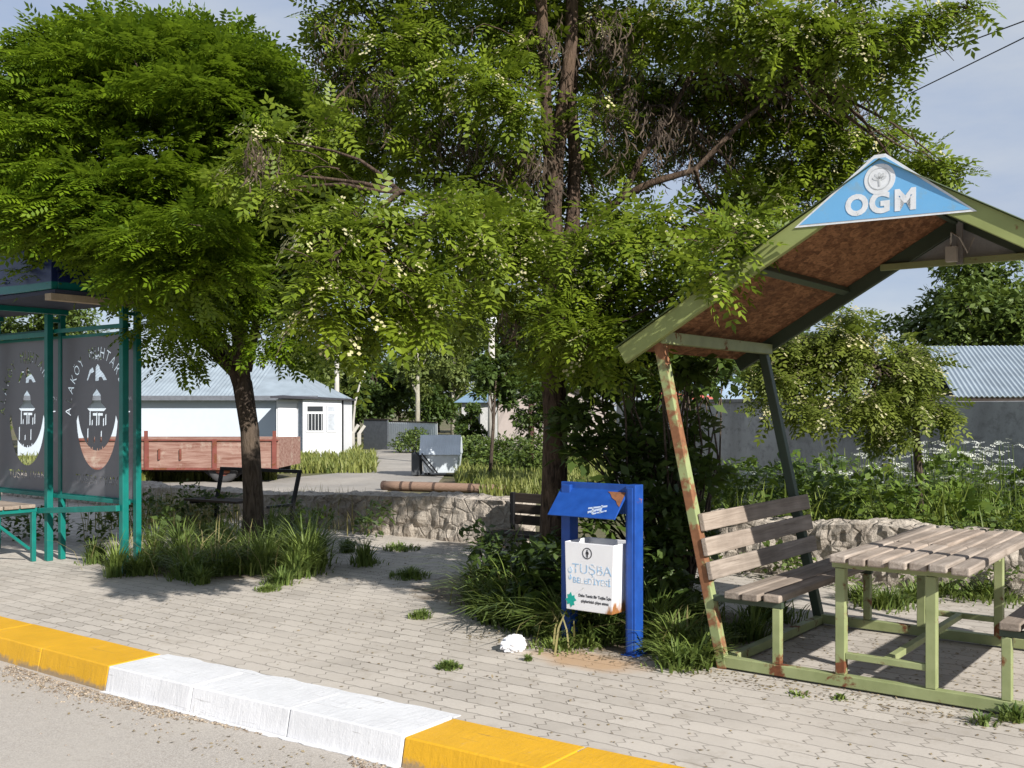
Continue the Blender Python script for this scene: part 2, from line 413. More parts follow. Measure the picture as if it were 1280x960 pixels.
local_sheet('pavement', -24, 12, 3.6, 9.5, 0.0, M['pavers'], nf=lambda t: n_front(t) + 0.30, steps=40, thick=0.19)

# asphalt bleached by dust
k = NT('dusty_asphalt', 0.95, 0.15); c = k.co()
fine = k.noise(c, 130, 3, 0.8); big = k.noise(c, 0.9, 7, 0.65); mid = k.noise(c, 14, 6, 0.7)
col = k.mix(k.ramp(fine, [(0.35, 0), (0.65, 1)]), (0.275, 0.25, 0.222), (0.49, 0.45, 0.405))
col = k.mix(k.ramp(big, [(0.4, 0.0), (0.65, 0.7)]), col, (0.42, 0.385, 0.34))
col = k.mix(k.ramp(mid, [(0.55, 0.0), (0.75, 0.5)]), col, (0.29, 0.25, 0.21))
k.set(col, None, k.bump(k.math('ADD', fine, mid), 0.5, 0.006)); M['road'] = k.m
local_sheet('road', -60, 60, -6.0, 3.6, -0.135, M['road'])
k = NT('lane_concrete', 0.95, 0.15); c = k.co()
a = k.noise(c, 0.4, 7, 0.65); b = k.noise(c, 6, 6, 0.7)
col = k.mix(k.ramp(a, [(0.35, 0), (0.65, 1)]), (0.25, 0.235, 0.215), (0.36, 0.33, 0.29))
k.set(k.mix(k.ramp(b, [(0.5, 0), (0.75, 0.6)]), col, (0.20, 0.17, 0.13)), None, k.bump(b, 0.4, 0.02)); M['lane'] = k.m
lane = [G(x, y, GZ) for x, y in ((205, 604), (330, 601), (420, 592), (462, 582), (474, 573), (452, 565), (500, 560), (542, 575), (560, 590), (545, 606), (480, 614), (330, 640), (60, 668), (60, 612))]
sheet('lane', [(p.x, p.y) for p in lane], GZ + 0.012, M['lane'])

# painted kerb, stone by stone
def kerbmat(name, paint, wear):
    k = NT(name, 0.55, 0.3); c = k.co()
    v = k.noise(k.map(c, (28, 9, 6)), 1.0, 5, 0.7); b = k.noise(c, 3.5, 6, 0.7); f = k.noise(c, 60, 3, 0.7)
    m = k.math('ADD', k.math('MULTIPLY', v, 0.45), k.math('MULTIPLY', b, 0.55))
    col = k.mix(k.ramp(b, [(0.35, 0), (0.65, 1)]), tuple(x*0.86 for x in paint), paint)
    col = k.mix(k.ramp(m, [(wear, 0.0), (wear + 0.09, 0.75)]), col, (0.30, 0.27, 0.23))
    col = k.mix(k.ramp(f, [(0.62, 0), (0.8, 0.35)]), col, (0.25, 0.21, 0.16))
    z = k.n('ShaderNodeSeparateXYZ', {0: c}).outputs[2]
    low = k.math('ADD', k.math('MULTIPLY', z, -5.0), k.math('MULTIPLY', k.noise(c, 9, 6, 0.7), 0.8))
    col = k.mix(k.ramp(low, [(0.86 if paint[2] < 0.3 else 1.02, 0), (1.14 if paint[2] < 0.3 else 1.3, 0.8)]), col, (0.22, 0.18, 0.14))
    sc = k.noise(k.map(c, (2.2, 40, 40)), 1.0, 5, 0.7)
    col = k.mix(k.ramp(k.math('ADD', sc, k.math('MULTIPLY', b, 0.35)), [(0.80, 0), (0.90, 0.5)]), col, (0.12, 0.10, 0.08))
    return k.set(col, None, k.bump(k.math('ADD', v, k.math('MULTIPLY', f, 0.4)), 0.5, 0.008))
M['kerb_yellow'] = kerbmat('yellow_kerb_paint', (0.66, 0.36, 0.018), 0.585)
M['kerb_white'] = kerbmat('white_kerb_paint', (0.68, 0.68, 0.69), 0.60)
mb = MB(); t = -5.64 - 0.765*18; i = -18; rk = random.Random(3)
while t < 6:
    t1 = t + 0.765; m = 1 if (i // 3) % 2 == 0 else 0
    g = 0.003; a0, a1 = n_front(t + g) + rk.uniform(-.004, .004), n_front(t1 - g) + rk.uniform(-.006, .006)
    dz = rk.uniform(-0.006, 0.006) + 0.006; w = 0.37
    vs = [(t+g, a0-0.025, -0.2), (t1-g, a1-0.025, -0.2), (t1-g, a1+w, -0.2), (t+g, a0+w, -0.2),
          (t+g, a0+0.015, dz), (t1-g, a1+0.015, dz), (t1-g, a1+w, dz+0.003), (t+g, a0+w, dz+0.003)]
    mb.add(vs, [(0,3,2,1),(4,5,6,7),(0,1,5,4),(1,2,6,5),(2,3,7,6),(3,0,4,7)], m)
    t = t1; i += 1
kerb = mb.build('kerb', [M['kerb_yellow'], M['kerb_white']], bevel=0.007, seg=2); kerb.rotation_euler = (0, 0, ANG); tag(kerb, kind='structure')
# white paint that ran over onto the pavers and down onto the road
rk = random.Random(5); top = []; N = 46
for i in range(N+1):
    t = -5.64 + 2.295*i/N; top.append((t, n_front(t) + 0.376 + 0.055 + 0.045*mnoise.noise(Vector((t*6, 1, 0))) , 0))
bot = [(p[0], n_front(p[0]) + 0.374, 0) for p in top]
mb = MB(); mb.prism([(p[0], p[1], 0.005) for p in bot + top[::-1]], (0, 0, -0.004))
rd = [(-5.64 + 2.295*i/N) for i in range(N+1)]
mb.prism([(t, n_front(t) - 0.012, -0.130) for t in rd] + [(t, n_front(t) - 0.035 - 0.03*abs(mnoise.noise(Vector((t*7, 3, 0)))) , -0.130) for t in rd[::-1]], (0, 0, -0.004))
o = mb.build('kerb_paint', M['kerb_white']); o.rotation_euler = (0, 0, ANG); tag(o, kind='structure')

# ------------------------------------------------------------------ low rubble walls
k = NT('rubble', 0.95, 0.1); c = k.co()
vo = k.n('ShaderNodeTexVoronoi', {'Vector': k.mix(0.06, c, k.n('ShaderNodeTexNoise', {'Vector': c, 'Scale': 5.0}).outputs['Color']), 'Scale': 5.2}, feature='DISTANCE_TO_EDGE')
vc = k.n('ShaderNodeTexVoronoi', {'Vector': c, 'Scale': 5.2})
a = k.noise(c, 3, 6, 0.7); b = k.noise(c, 30, 5, 0.7)
col = k.mix(k.n('ShaderNodeSeparateXYZ', {0: vc.outputs['Color']}).outputs[0], (0.32, 0.275, 0.23), (0.46, 0.41, 0.35))
col = k.mix(k.ramp(a, [(0.4, 0), (0.65, 0.7)]), col, (0.48, 0.43, 0.37))
col = k.mix(k.ramp(b, [(0.3, 0.6), (0.5, 0)]), col, (0.16, 0.13, 0.10))
edge = k.ramp(vo.outputs['Distance'], [(0.0, 0.0), (0.07, 1.0)])
col = k.mix(k.math('MULTIPLY', k.math('SUBTRACT', 1.0, edge), 0.28), col, (0.15, 0.125, 0.10))
k.set(col, None, k.bump(k.math('ADD', k.math('MULTIPLY', edge, 0.6), b), 0.8, 0.03)); M['rubble'] = k.m
def rubble_wall(name, label, t0, t1, n0, h, depth=0.42, seed=0):
    mb = MB(); prof = []
    for i in range(13): prof.append((0.0, -0.05 + (h+0.05)*i/12, 0, -1))
    for i in range(1, 10): prof.append((depth*i/9, h, 1, 0))
    for i in range(1, 10): prof.append((depth, h - (h+0.25)*i/9, 0, 1))
    nt = int((t1-t0)/0.045); K = len(prof); vs, fs = [], []
    for i in range(nt+1):
        t = t0 + (t1-t0)*i/nt
        for (m, z, up, fr) in prof:
            q = Vector((t*5.0, m*5.0 + seed, z*6.2)) + Vector((mnoise.noise(Vector((t*3, z*3, m*3))), mnoise.noise(Vector((t*3+9, z*3, m*3))), 0))*0.3
            d, _ = mnoise.voronoi(q)
            disp = min(0.03, (d[1]-d[0])*0.07) + 0.03*mnoise.noise(Vector((t*2, m*5, z*2))) + 0.02*mnoise.noise(Vector((t*11, m*11, z*11)))
            topdip = 0.05*mnoise.noise(Vector((t*1.2, seed, 0))) if z > h*0.8 else 0
            k_ = 1 - 0.26*min(1, max(0, (-8.3 - t)/3.0)) if z > 0 else 1
            vs.append((t, m + disp*fr + (0.5-m/depth)*0.02*up, (z + disp*up + topdip)*k_))
    for i in range(nt):
        for j in range(K-1): fs.append((i*K+j, (i+1)*K+j, (i+1)*K+j+1, i*K+j+1))
    fs += [list(range(K)), list(range(nt*K, nt*K+K))[::-1]]
    mb.add(vs, fs)
    o = mb.build(name, M['rubble']); o.location = TN(0, n0); o.rotation_euler = (0, 0, ANG)
    return tag(o, label, 'stone wall')
rubble_wall('stone_wall', 'low rubble stone wall beyond the leafy left tree, ending in a square broken edge', -19, -6.92, 9.14, 0.50, seed=1)
rubble_wall('stone_wall', 'low rubble stone wall running behind the picnic shelter bench and table', -4.98, 7.0, 9.12, 0.50, seed=7)

# ================================================================== PICNIC SHELTER (one welded piece)
P0 = Vector((1.263, 6.15, 0))
sh = thing('picnic_shelter', 'green steel picnic shelter with tilted roof, slatted benches, plank table and blue OGM gable sign', 'picnic shelter', P0, ANG)
TC, D = 0.945, 1.57
def mir(t, right): return 2*TC - t if right else t
for rt in (0, 1):
    for s in (0.0, D):
        mb = MB(); mb.beam((mir(0, rt), s, 0.0), (mir(-0.435, rt), s, 1.965), 0.062, 0.062, up=(0, 1, 0))
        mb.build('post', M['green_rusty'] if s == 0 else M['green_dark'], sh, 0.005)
mb = MB()
for s in (0.0, D): mb.box(-0.02, 2*TC+0.02, s-0.03, s+0.03, 0.012, 0.075)
for t in (0.0, 2*TC): mb.box(t-0.028, t+0.028, 0.031, D-0.031, 0.01, 0.065)
mb.build('base_frame', M['green'], sh, 0.004)
rs = random.Random(4)
for rt in (0, 1):
    f = lambda t: mir(t, rt)
    mb = MB()
    for i, t in enumerate((0.085, 0.20, 0.315)):
        j = rs.uniform(-0.03, 0.03)
        mb.beam((f(t), -0.06+j, 0.455+rs.uniform(-.004, .004)), (f(t)+rs.uniform(-.006, .006), D+0.07+j, 0.455+rs.uniform(-.004, .004)), 0.098, 0.042)
    mb.build('bench_seat', M['slat'], sh, 0.007)
    mb = MB()
    for z in (0.575, 0.715, 0.86):
        t = -0.435*z/1.965 + 0.052; j = rs.uniform(-0.02, 0.02)
        mb.beam((f(t), -0.03+j, z), (f(t), D+0.09+j, z+rs.uniform(-.008, .008)), 0.034, 0.108, up=(f(-0.2)-f(0), 0, 1.0))
    mb.build('backrest', M['slat'], sh, 0.006)
    for s in (0.0, D):
        mb = MB(); mb.box(f(0.336)-0.024, f(0.336)+0.024, s-0.024, s+0.024, 0.0765, 0.395); mb.build('bench_leg', M['green'], sh, 0.004)
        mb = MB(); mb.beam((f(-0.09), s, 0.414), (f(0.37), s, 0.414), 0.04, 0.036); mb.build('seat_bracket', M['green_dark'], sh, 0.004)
for t in (0.708, 1.189):
    for s in (0.0, 1.545):
        mb = MB(); mb.box(t-0.027, t+0.027, s-0.027, s+0.027, 0.0765, 0.665); mb.build('table_leg', M['green'], sh, 0.004)
for s in (0.0, 1.545):
    mb = MB(); mb.box(0.736, 1.161, s-0.02, s+0.02, 0.165, 0.20); mb.build('stretcher', M['green'], sh, 0.003)
mb = MB(); mb.box(0.93, 0.97, 0.021, 1.524, 0.164, 0.199); mb.build('stretcher', M['green'], sh, 0.003)
mb = MB()
for s in (0.0, 0.77, 1.545): mb.box(0.66, 1.36, s-0.022, s+0.022, 0.666, 0.70)
mb.build('table_frame', M['green'], sh, 0.004)
mb = MB()
for row, (s0, s1) in enumerate(((-0.13, 0.71), (0.735, 1.66))):
    for i in range(7):
        t = 0.725 + i*0.1065 + rs.uniform(-.005, .005); j = rs.uniform(-0.022, 0.022)
        mb.beam((t, s0+j, 0.725+rs.uniform(-.005, .005)), (t+rs.uniform(-.008, .008), s1+rs.uniform(-.012, .012), 0.725+rs.uniform(-.005, .005)), 0.091, 0.044)
mb.build('tabletop', M['slat_table'], sh, 0.009)
# roof
SL = (2.86-1.93)/(TC+0.665)
k = NT('osb_board', 0.85, 0.2); c = k.co()
ch = k.n('ShaderNodeTexVoronoi', {'Vector': k.map(c, (34, 14, 20), rot=(0, 0, 0.5)), 'Scale': 1.0}); a = k.noise(c, 2.2, 6, 0.65); b = k.noise(k.map(c, (60, 25, 40)), 1.0, 4, 0.7)
col = k.mix(k.n('ShaderNodeSeparateXYZ', {0: ch.outputs['Color']}).outputs[0], (0.16, 0.072, 0.034), (0.36, 0.18, 0.088))
col = k.mix(k.ramp(b, [(0.35, 0.7), (0.55, 0)]), col, (0.06, 0.027, 0.016))
col = k.mix(k.ramp(a, [(0.52, 0), (0.7, 0.8)]), col, (0.07, 0.035, 0.022))
k.set(col, None, k.bump(b, 0.4, 0.004)); M['osb'] = k.m
M['roof_sheet'] = corrugate('green_roof_sheet', (0.10, 0.13, 0.06))
for rt in (0, 1):
    f = lambda t: mir(t, rt)
    e = Vector((f(-0.665), 0, 1.93)); r = Vector((TC, 0, 2.86)); dn = Vector((0, 0, -1))
    mb = MB()   # board
    mb.add([e+Vector((0,-0.03,-.012)), r+Vector((0,-0.03,-.012)), r+Vector((0,D+0.03,-.012)), e+Vector((0,D+0.03,-.012)), e+Vector((0,-0.03,.004)), r+Vector((0,-0.03,.004)), r+Vector((0,D+0.03,.004)), e+Vector((0,D+0.03,.004))],
           [(0,3,2,1),(4,5,6,7),(0,1,5,4),(1,2,6,5),(2,3,7,6),(3,0,4,7)])
    mb.build('roof_board', M['osb'], sh)
    mb = MB(); N = 30; vs, fs = [], []
    ov = (e - r).normalized()*0.05
    for i in range(N+1):
        y = -0.10 + (D+0.2)*i/N; dz = 0.022 + 0.006*(i % 2)
        vs += [e+ov+Vector((0, y, dz)), r+Vector((0, y, dz)), e+ov+Vector((0, y, dz-0.004)), r+Vector((0, y, dz-0.004))]
    for i in range(N):
        q, p = i*4, i*4+4; fs += [(q, p, p+1, q+1), (q+2, q+3, p+3, p+2), (q, q+2, p+2, p), (q+1, p+1, p+3, q+3)]
    fs += [(0, 1, 3, 2), (N*4, N*4+2, N*4+3, N*4+1)]
    mb.add(vs, fs); mb.build('roof_sheet', M['roof_sheet'], sh)
    nrm = Vector((-(r-e).z, 0, (r-e).x)).normalized() * (1 if not rt else -1)
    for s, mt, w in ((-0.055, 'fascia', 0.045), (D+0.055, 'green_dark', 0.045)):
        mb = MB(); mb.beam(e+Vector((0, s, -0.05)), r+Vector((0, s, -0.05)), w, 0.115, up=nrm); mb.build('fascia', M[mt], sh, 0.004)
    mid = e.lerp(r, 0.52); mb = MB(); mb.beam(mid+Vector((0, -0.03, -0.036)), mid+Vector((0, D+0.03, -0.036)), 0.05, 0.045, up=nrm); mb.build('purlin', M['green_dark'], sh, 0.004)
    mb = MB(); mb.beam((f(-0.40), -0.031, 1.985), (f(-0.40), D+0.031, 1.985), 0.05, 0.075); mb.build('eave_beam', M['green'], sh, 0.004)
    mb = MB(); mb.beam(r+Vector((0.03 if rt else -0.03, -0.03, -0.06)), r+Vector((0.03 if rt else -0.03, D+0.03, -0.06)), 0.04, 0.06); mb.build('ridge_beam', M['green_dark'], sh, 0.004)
mb = MB(); mb.box(0.42, 1.47, D+0.005, D+0.03, 2.50, 2.545); mb.build('collar_tie', M['green'], sh, 0.003)
mb = MB(); mb.box(TC-0.02, TC+0.02, D-0.02, D+0.004, 2.50, 2.80); mb.build('king_post', M['concrete'], sh, 0.003)
mb = MB(); mb.box(TC-0.075, TC-0.005, D-0.075, D-0.022, 2.515, 2.615); mb.tube([(TC-0.05, D-0.04, 2.615), (TC-0.03, D-0.10, 2.70), (TC+0.03, D-0.14, 2.66), (TC+0.07, D-0.10, 2.56), (TC+0.10, D-0.06, 2.66)], 0.007, 5)
mb.build('junction_box', M['pole'], sh, 0.004)
mb = MB(); mb.prism([(0.46, D+0.082, 2.545), (1.43, D+0.082, 2.545), (TC, D+0.082, 2.87)], (0, 0.006, 0)); mb.build('gable_sign', plain('bare_sign_back', (0.33, 0.33, 0.34), 0.6), sh)
# front gable sign: white edged blue triangle, worn emblem, letters
ys = -0.084
def tri(i): return [(0.47+i*1.9, 2.562+i*0.8), (1.43-i*1.9, 2.546+i*0.8), (TC+0.03, 2.905-i*1.25), (TC-0.03, 2.905-i*1.25)]
k = NT('sign_blue', 0.45, 0.4); c = k.co()
st = k.ramp(k.noise(c, 5, 6, 0.7), [(0.56, 0), (0.66, 0.35)])
k.set(k.mix(st, k.mix(k.noise(c, 3, 4), (0.12, 0.37, 0.66), (0.20, 0.46, 0.74)), (0.28, 0.34, 0.30))); M['sign_blue'] = k.m
M['sign_white'] = painted('worn_white_print', (0.72, 0.74, 0.76), (0.30, 0.30, 0.28), amount=0.62, scale=14)
M['sign_grey'] = plain('faded_print', (0.50, 0.52, 0.53), 0.6)
mb = MB(); mb.prism([(x, ys, z) for x, z in tri(0)], (0, 0.005, 0)); sg = mb.build('gable_sign', M['sign_white'], sh)
mb = MB(); mb.prism([(x, ys-0.002, z) for x, z in tri(0.016)], (0, 0.0015, 0)); mb.build('blue_field', M['sign_blue'], sg)
def let(txt, size, x, z, y, mat, parent, bold=0.0, name='lettering', sx=1.0):
    P = [[(px*sx, pz) for px, pz in p] for p in outlines(txt, size)]
    return flat_mesh(name, P, mat, 0.0004, parent, upright((x, y, z)), bold)
for chx, ch in ((0.822, 'O'), (0.945, 'G'), (1.078, 'M')): let(ch, 0.150, chx, 2.597, ys-0.0035, M['sign_white'], sg, 0.007)
mb = None
flat_mesh('emblem', [ell(TC, 2.772, 0.082, 0.082)], M['sign_white'], 0.0008, sg, upright((0, ys-0.0035, 0)))
flat_mesh('emblem_ring', [ell(TC, 2.775, 0.060, 0.060), ell(TC, 2.775, 0.055, 0.055)], M['sign_grey'], 0.0005, sg, upright((0, ys-0.0052, 0)))
leafs = []
for i in range(5):
    a = PI/2 + (i-2)*0.62; leafs.append([(TC + 0.018*math.cos(a) + 0.022*math.cos(a)*math.cos(b) - 0.009*math.sin(a)*math.sin(b), 2.770 + 0.018*math.sin(a) + 0.022*math.sin(a)*math.cos(b) + 0.009*math.cos(a)*math.sin(b)) for b in [2*PI*q/12 for q in range(12)]])
leafs.append([(TC-0.006, 2.772), (TC-0.004, 2.735), (TC+0.004, 2.735), (TC+0.006, 2.772)])
leafs.append([(TC-0.03, 2.735), (TC-0.012, 2.726), (TC+0.012, 2.726), (TC+0.03, 2.735), (TC+0.026, 2.741), (TC-0.026, 2.741)])
for p in leafs[:5]: flat_mesh('emblem_leaf', [p], M['sign_grey'], 0.0005, sg, upright((0, ys-0.0052, 0)))
flat_mesh('emblem_stem', [leafs[5]], M['sign_grey'], 0.0005, sg, upright((0, ys-0.0058, 0)))

# ================================================================== LITTER BIN
PB = Vector((0.77, 6.49, 0))       # right post
lb = thing('litter_bin', 'blue framed litter bin with sloping hood and white rust-stained box', 'litter bin', PB, ANG)
mb = MB(); mb.box(-0.035, 0.035, -0.05, 0.05, 0.008, 1.068); mb.box(-0.020, 0.020, -0.058, -0.0505, 0.02, 1.05); mb.build('post', M['blue'], lb, 0.005)
mb = MB(); mb.box(-0.055, 0.055, -0.07, 0.07, 0, 0.007); mb.build('foot_plate', M['blue'], lb)
mb = MB(); mb.box(-0.525, -0.455, -0.05, 0.05, 0.008, 1.05); mb.build('post', M['blue'], lb, 0.005)
mb = MB(); mb.box(-0.545, -0.435, -0.07, 0.07, 0, 0.007); mb.build('foot_plate', M['blue'], lb)
mb = MB()
pr = [(-0.178, 0.862), (-0.020, 1.028), (-0.020, 1.066), (0.020, 1.066), (0.020, 1.028), (0.178, 0.862), (0.172, 0.856), (0.0, 1.022), (-0.172, 0.856)]
mb.prism([(-0.545, y, z) for y, z in pr], (0.508, 0, 0)); hood = mb.build('hood', M['blue'], lb, 0.003)
M['rustflat'] = plain('flaking_rust', (0.20, 0.085, 0.04), 0.9, 0.4, 20)
sl = Vector((0, 0.158, 0.166)).normalized(); on = Vector((0, -0.166, 0.158)).normalized()*0.0025
def onhood(x, f): return Vector((x, -0.178, 0.862)) + Vector((0, 0.158, 0.166))*f + on
mb = MB(); mb.prism([onhood(x, f) for x, f in ((-0.175, 0.93), (-0.043, 0.93), (-0.043, 0.42), (-0.065, 0.50), (-0.085, 0.62), (-0.125, 0.72), (-0.15, 0.86))], on*0.3); mb.build('rust_patch', M['rustflat'], hood)
mb = MB()
for x0, f0, x1, f1, w in ((-0.25, 0.16, -0.17, 0.30, 0.018), (-0.26, 0.30, -0.13, 0.42, 0.014), (-0.21, 0.12, -0.12, 0.26, 0.012), (-0.23, 0.36, -0.21, 0.12, 0.012), (-0.17, 0.44, -0.16, 0.16, 0.012)):
    mb.beam(onhood(x0, f0), onhood(x1, f1), w, 0.0012, up=on)
mb.build('paint_smear', painted('white_smear', (0.40, 0.47, 0.60), (0.03, 0.10, 0.38), amount=0.55, scale=50), hood)
for x in (-0.045, 0.045):
    for y in (-0.062, 0.062): mb = MB(); mb.tube([(x, y, 0.007), (x, y, 0.018)], 0.007, 6); mb.build('bolt', M['black'], lb)
# box: open top tapered shell
k = NT('bin_white', 0.5, 0.4); c = k.co(); sz = k.n('ShaderNodeSeparateXYZ', {0: c})
n1 = k.noise(k.map(c, (14, 14, 5)), 1.0, 6, 0.65)
low = k.math('ADD', k.math('MULTIPLY', k.math('SUBTRACT', sz.outputs[2], 0.25), 3.6), k.math('MULTIPLY', k.math('ABSOLUTE', k.math('SUBTRACT', sz.outputs[0], -0.06)), 6.0))
mask = k.ramp(k.math('SUBTRACT', n1, low), [(0.10, 0), (0.28, 1)])
k.set(k.mix(mask, k.mix(k.noise(c, 8, 5), (0.66, 0.66, 0.68), (0.76, 0.76, 0.77)), k.mix(k.noise(c, 30), (0.16, 0.06, 0.02), (0.42, 0.19, 0.06)))); M['bin_white'] = k.m
bx0, bx1, by0, by1, bz0, bz1 = -0.428, -0.060, -0.15, 0.13, 0.262, 0.695
def ring(z, s, i): return [(bx0+s+i, by0+i, z), (bx1-s-i, by0+i, z), (bx1-s-i, by1-s-i, z), (bx0+s+i, by1-s-i, z)]
vs = ring(bz0, 0.012, 0) + ring(bz1, 0, 0) + ring(bz1, 0, 0.008) + ring(bz0+0.01, 0.012, 0.008)
fs = [(0,3,2,1)] + [(i, (i+1)%4, 4+(i+1)%4, 4+i) for i in range(4)] + [(4+i, 4+(i+1)%4, 8+(i+1)%4, 8+i) for i in range(4)] + [(8+i, 8+(i+1)%4, 12+(i+1)%4, 12+i) for i in range(4)] + [(12,13,14,15)]
mb = MB(); mb.add(vs, fs); box = mb.build('bin_box', M['bin_white'], lb, 0.004)
for xa, xb in ((-0.456, -0.43), (-0.058, -0.034)): mb = MB(); mb.beam((xa, 0, 0.55), (xb, 0, 0.55), 0.02, 0.02); mb.build('pivot', M['black'], lb)
bcx, yf = (bx0+bx1)/2, by0 - 0.0012
M['ink_black'] = plain('black_print', (0.03, 0.03, 0.035), 0.6); M['ink_blue'] = painted('faded_blue_print', (0.30, 0.50, 0.72), (0.66, 0.67, 0.69), amount=0.50, scale=26)
M['ink_green'] = plain('green_print', (0.01, 0.33, 0.27), 0.6)
flat_mesh('pictogram', [ell(bcx-0.012, 0.630, 0.036, 0.036), ell(bcx-0.012, 0.630, 0.0305, 0.0305)], M['ink_black'], 0.0006, box, upright((0, yf, 0)))
man = [(-0.005, -0.026), (-0.001, -0.004), (0.001, -0.026), (0.006, -0.026), (0.006, 0.004), (0.011, -0.006), (0.013, -0.004), (0.008, 0.013), (-0.007, 0.013), (-0.011, -0.004), (-0.008, -0.005), (-0.006, 0.002)]
flat_mesh('pictogram_figure', [[(bcx-0.012+x, 0.630+z) for x, z in man], ell(bcx-0.012, 0.630+0.019, 0.0048, 0.0048, 12)], M['ink_black'], 0.0006, box, upright((0, yf, 0)))
yt = yf
let('TUŞBA', 0.088, bcx+0.022, 0.500, yt, M['ink_blue'], box, -0.0012, sx=1.06)
let('BELEDİYESİ', 0.052, bcx+0.022, 0.437, yt, M['ink_blue'], box, 0.0, sx=1.05)
flat_mesh('crest', [ell(bcx-0.14, 0.515, 0.016, 0.020, 16), ell(bcx-0.14, 0.470, 0.012, 0.016, 16)], M['ink_blue'], 0.0006, box, upright((0, yt, 0)))
mp = [(math.cos(a)*r*0.043, math.sin(a)*r*0.05) for a, r in [(2*PI*i/16, (1.0, 0.72, 0.9, 0.55)[i % 4]) for i in range(16)]]
flat_mesh('leaf_mark', [[(bcx-0.135+x, 0.325+z) for x, z in mp]], M['ink_green'], 0.0006, box, upright((0, yt, 0)))
let('Daha Temiz Bir Tuşba İçin', 0.026, bcx+0.045, 0.352, yt, M['ink_black'], box, 0.0004, sx=0.85)
let('çöplerinizi çöpe atınız', 0.026, bcx+0.045, 0.318, yt, M['ink_black'], box, 0.0004, sx=0.9)
# ================================================================== BUS SHELTER
BS = Vector((-4.70, 10.47, 0)); L = 1.34
bs = thing('bus_shelter', 'teal framed bus shelter with dark blue roof and grey stencilled panels', 'bus shelter', BS, ANG)
for t in (-2*L, -L, 0.0, L):
    mb = MB(); mb.box(t-0.032, t+0.032, -0.032, 0.032, 0, 2.50); mb.build('post', M['teal'], bs, 0.005)
    mb = MB(); mb.box(t-0.028, t+0.028, 0.112, 0.168, 0, 2.50); mb.build('post', M['teal'], bs, 0.005)
mb = MB()
for z in (0.66, 2.33): mb.box(-2*L, L, 0.035, 0.07, z-0.02, z+0.02)
for t in (-2*L, -L, 0, L): mb.box(t-0.02, t+0.02, 0.034, 0.11, 2.42, 2.455)
mb.beam((-2*L, 0.0, 2.30), (0.0, 0.0, 2.30), 0.04, 0.05)
mb.build('rail', M['teal'], bs, 0.003)
mb = MB(); mb.beam((-1.02, -0.06, 0.40), (0.0, -0.06, 0.515), 0.045, 0.055); mb.beam((0.0, -0.06, 0.515), (L, -0.06, 0.615), 0.045, 0.055)
mb.build('lower_rail', M['teal'], bs, 0.004)
# bench at the side
mb = MB()
for j in range(3): mb.box(-3.2, -0.03, -0.60+j*0.165, -0.45+j*0.165, 0.545, 0.58)
mb.build('bench_seat', M['slat'] if False else wood('grey_bench_boards', (0.24, 0.2, 0.165), (0.42, 0.36, 0.30), 0), bs, 0.005)
for t in (-0.08, -1.6):
    for s in (-0.57, -0.12):
        mb = MB(); mb.box(t-0.022, t+0.022, s-0.022, s+0.022, 0, 0.50); mb.build('bench_leg', M['teal'], bs, 0.004)
    mb = MB(); mb.box(t-0.024, t+0.024, -0.60, -0.09, 0.5005, 0.544); mb.beam((t, -0.53, 0.44), (t, -0.16, 0.13), 0.03, 0.03, up=(1, 0, 0)); mb.build('bench_bracket', M['teal'], bs, 0.004)
mb = MB()
for s in (-0.57, -0.12): mb.box(-3.2, -0.105, s-0.02, s+0.02, 0.502, 0.543)
mb.build('bench_rail', M['teal'], bs, 0.003)
# stencilled panels
k = NT('panel_film', 0.35, 0.4); c = k.co()
k.set(k.mix(k.noise(c, 2.5, 5), (0.12, 0.12, 0.134), (0.165, 0.165, 0.182))); M['film'] = k.m
k = NT('clear_pane', 0.03, 0.5); k.b.inputs['Base Color'].default_value = (0.9, 0.95, 0.95, 1)
tr = k.n('ShaderNodeBsdfTransparent'); gl = k.n('ShaderNodeBsdfGlossy', {'Roughness': 0.03, 'Color': (0.9, 0.95, 1.0)})
mx = k.n('ShaderNodeMixShader', {0: 0.05, 1: tr.outputs[0], 2: gl.outputs[0]})
k.t.links.new(mx.outputs[0], k.out.inputs['Surface']); M['pane'] = k.m
def arc_text(txt, size, cx, cy, rx, ry, a0, a1):
    polys = []; n = len(txt)
    for i, ch in enumerate(txt):
        if ch == ' ': continue
        a = math.radians(a0 + (a1-a0)*i/(n-1)); px, py = cx + rx*math.cos(a), cy + ry*math.sin(a)
        nx, ny = math.cos(a)/rx, math.sin(a)/ry; l = math.hypot(nx, ny); nx, ny = nx/l, ny/l
        polys.append([[(px + x*ny*0.8 + y*nx, py - x*nx*0.8 + y*ny) for x, y in g] for g in outlines(ch, size, res=3)])
    return polys
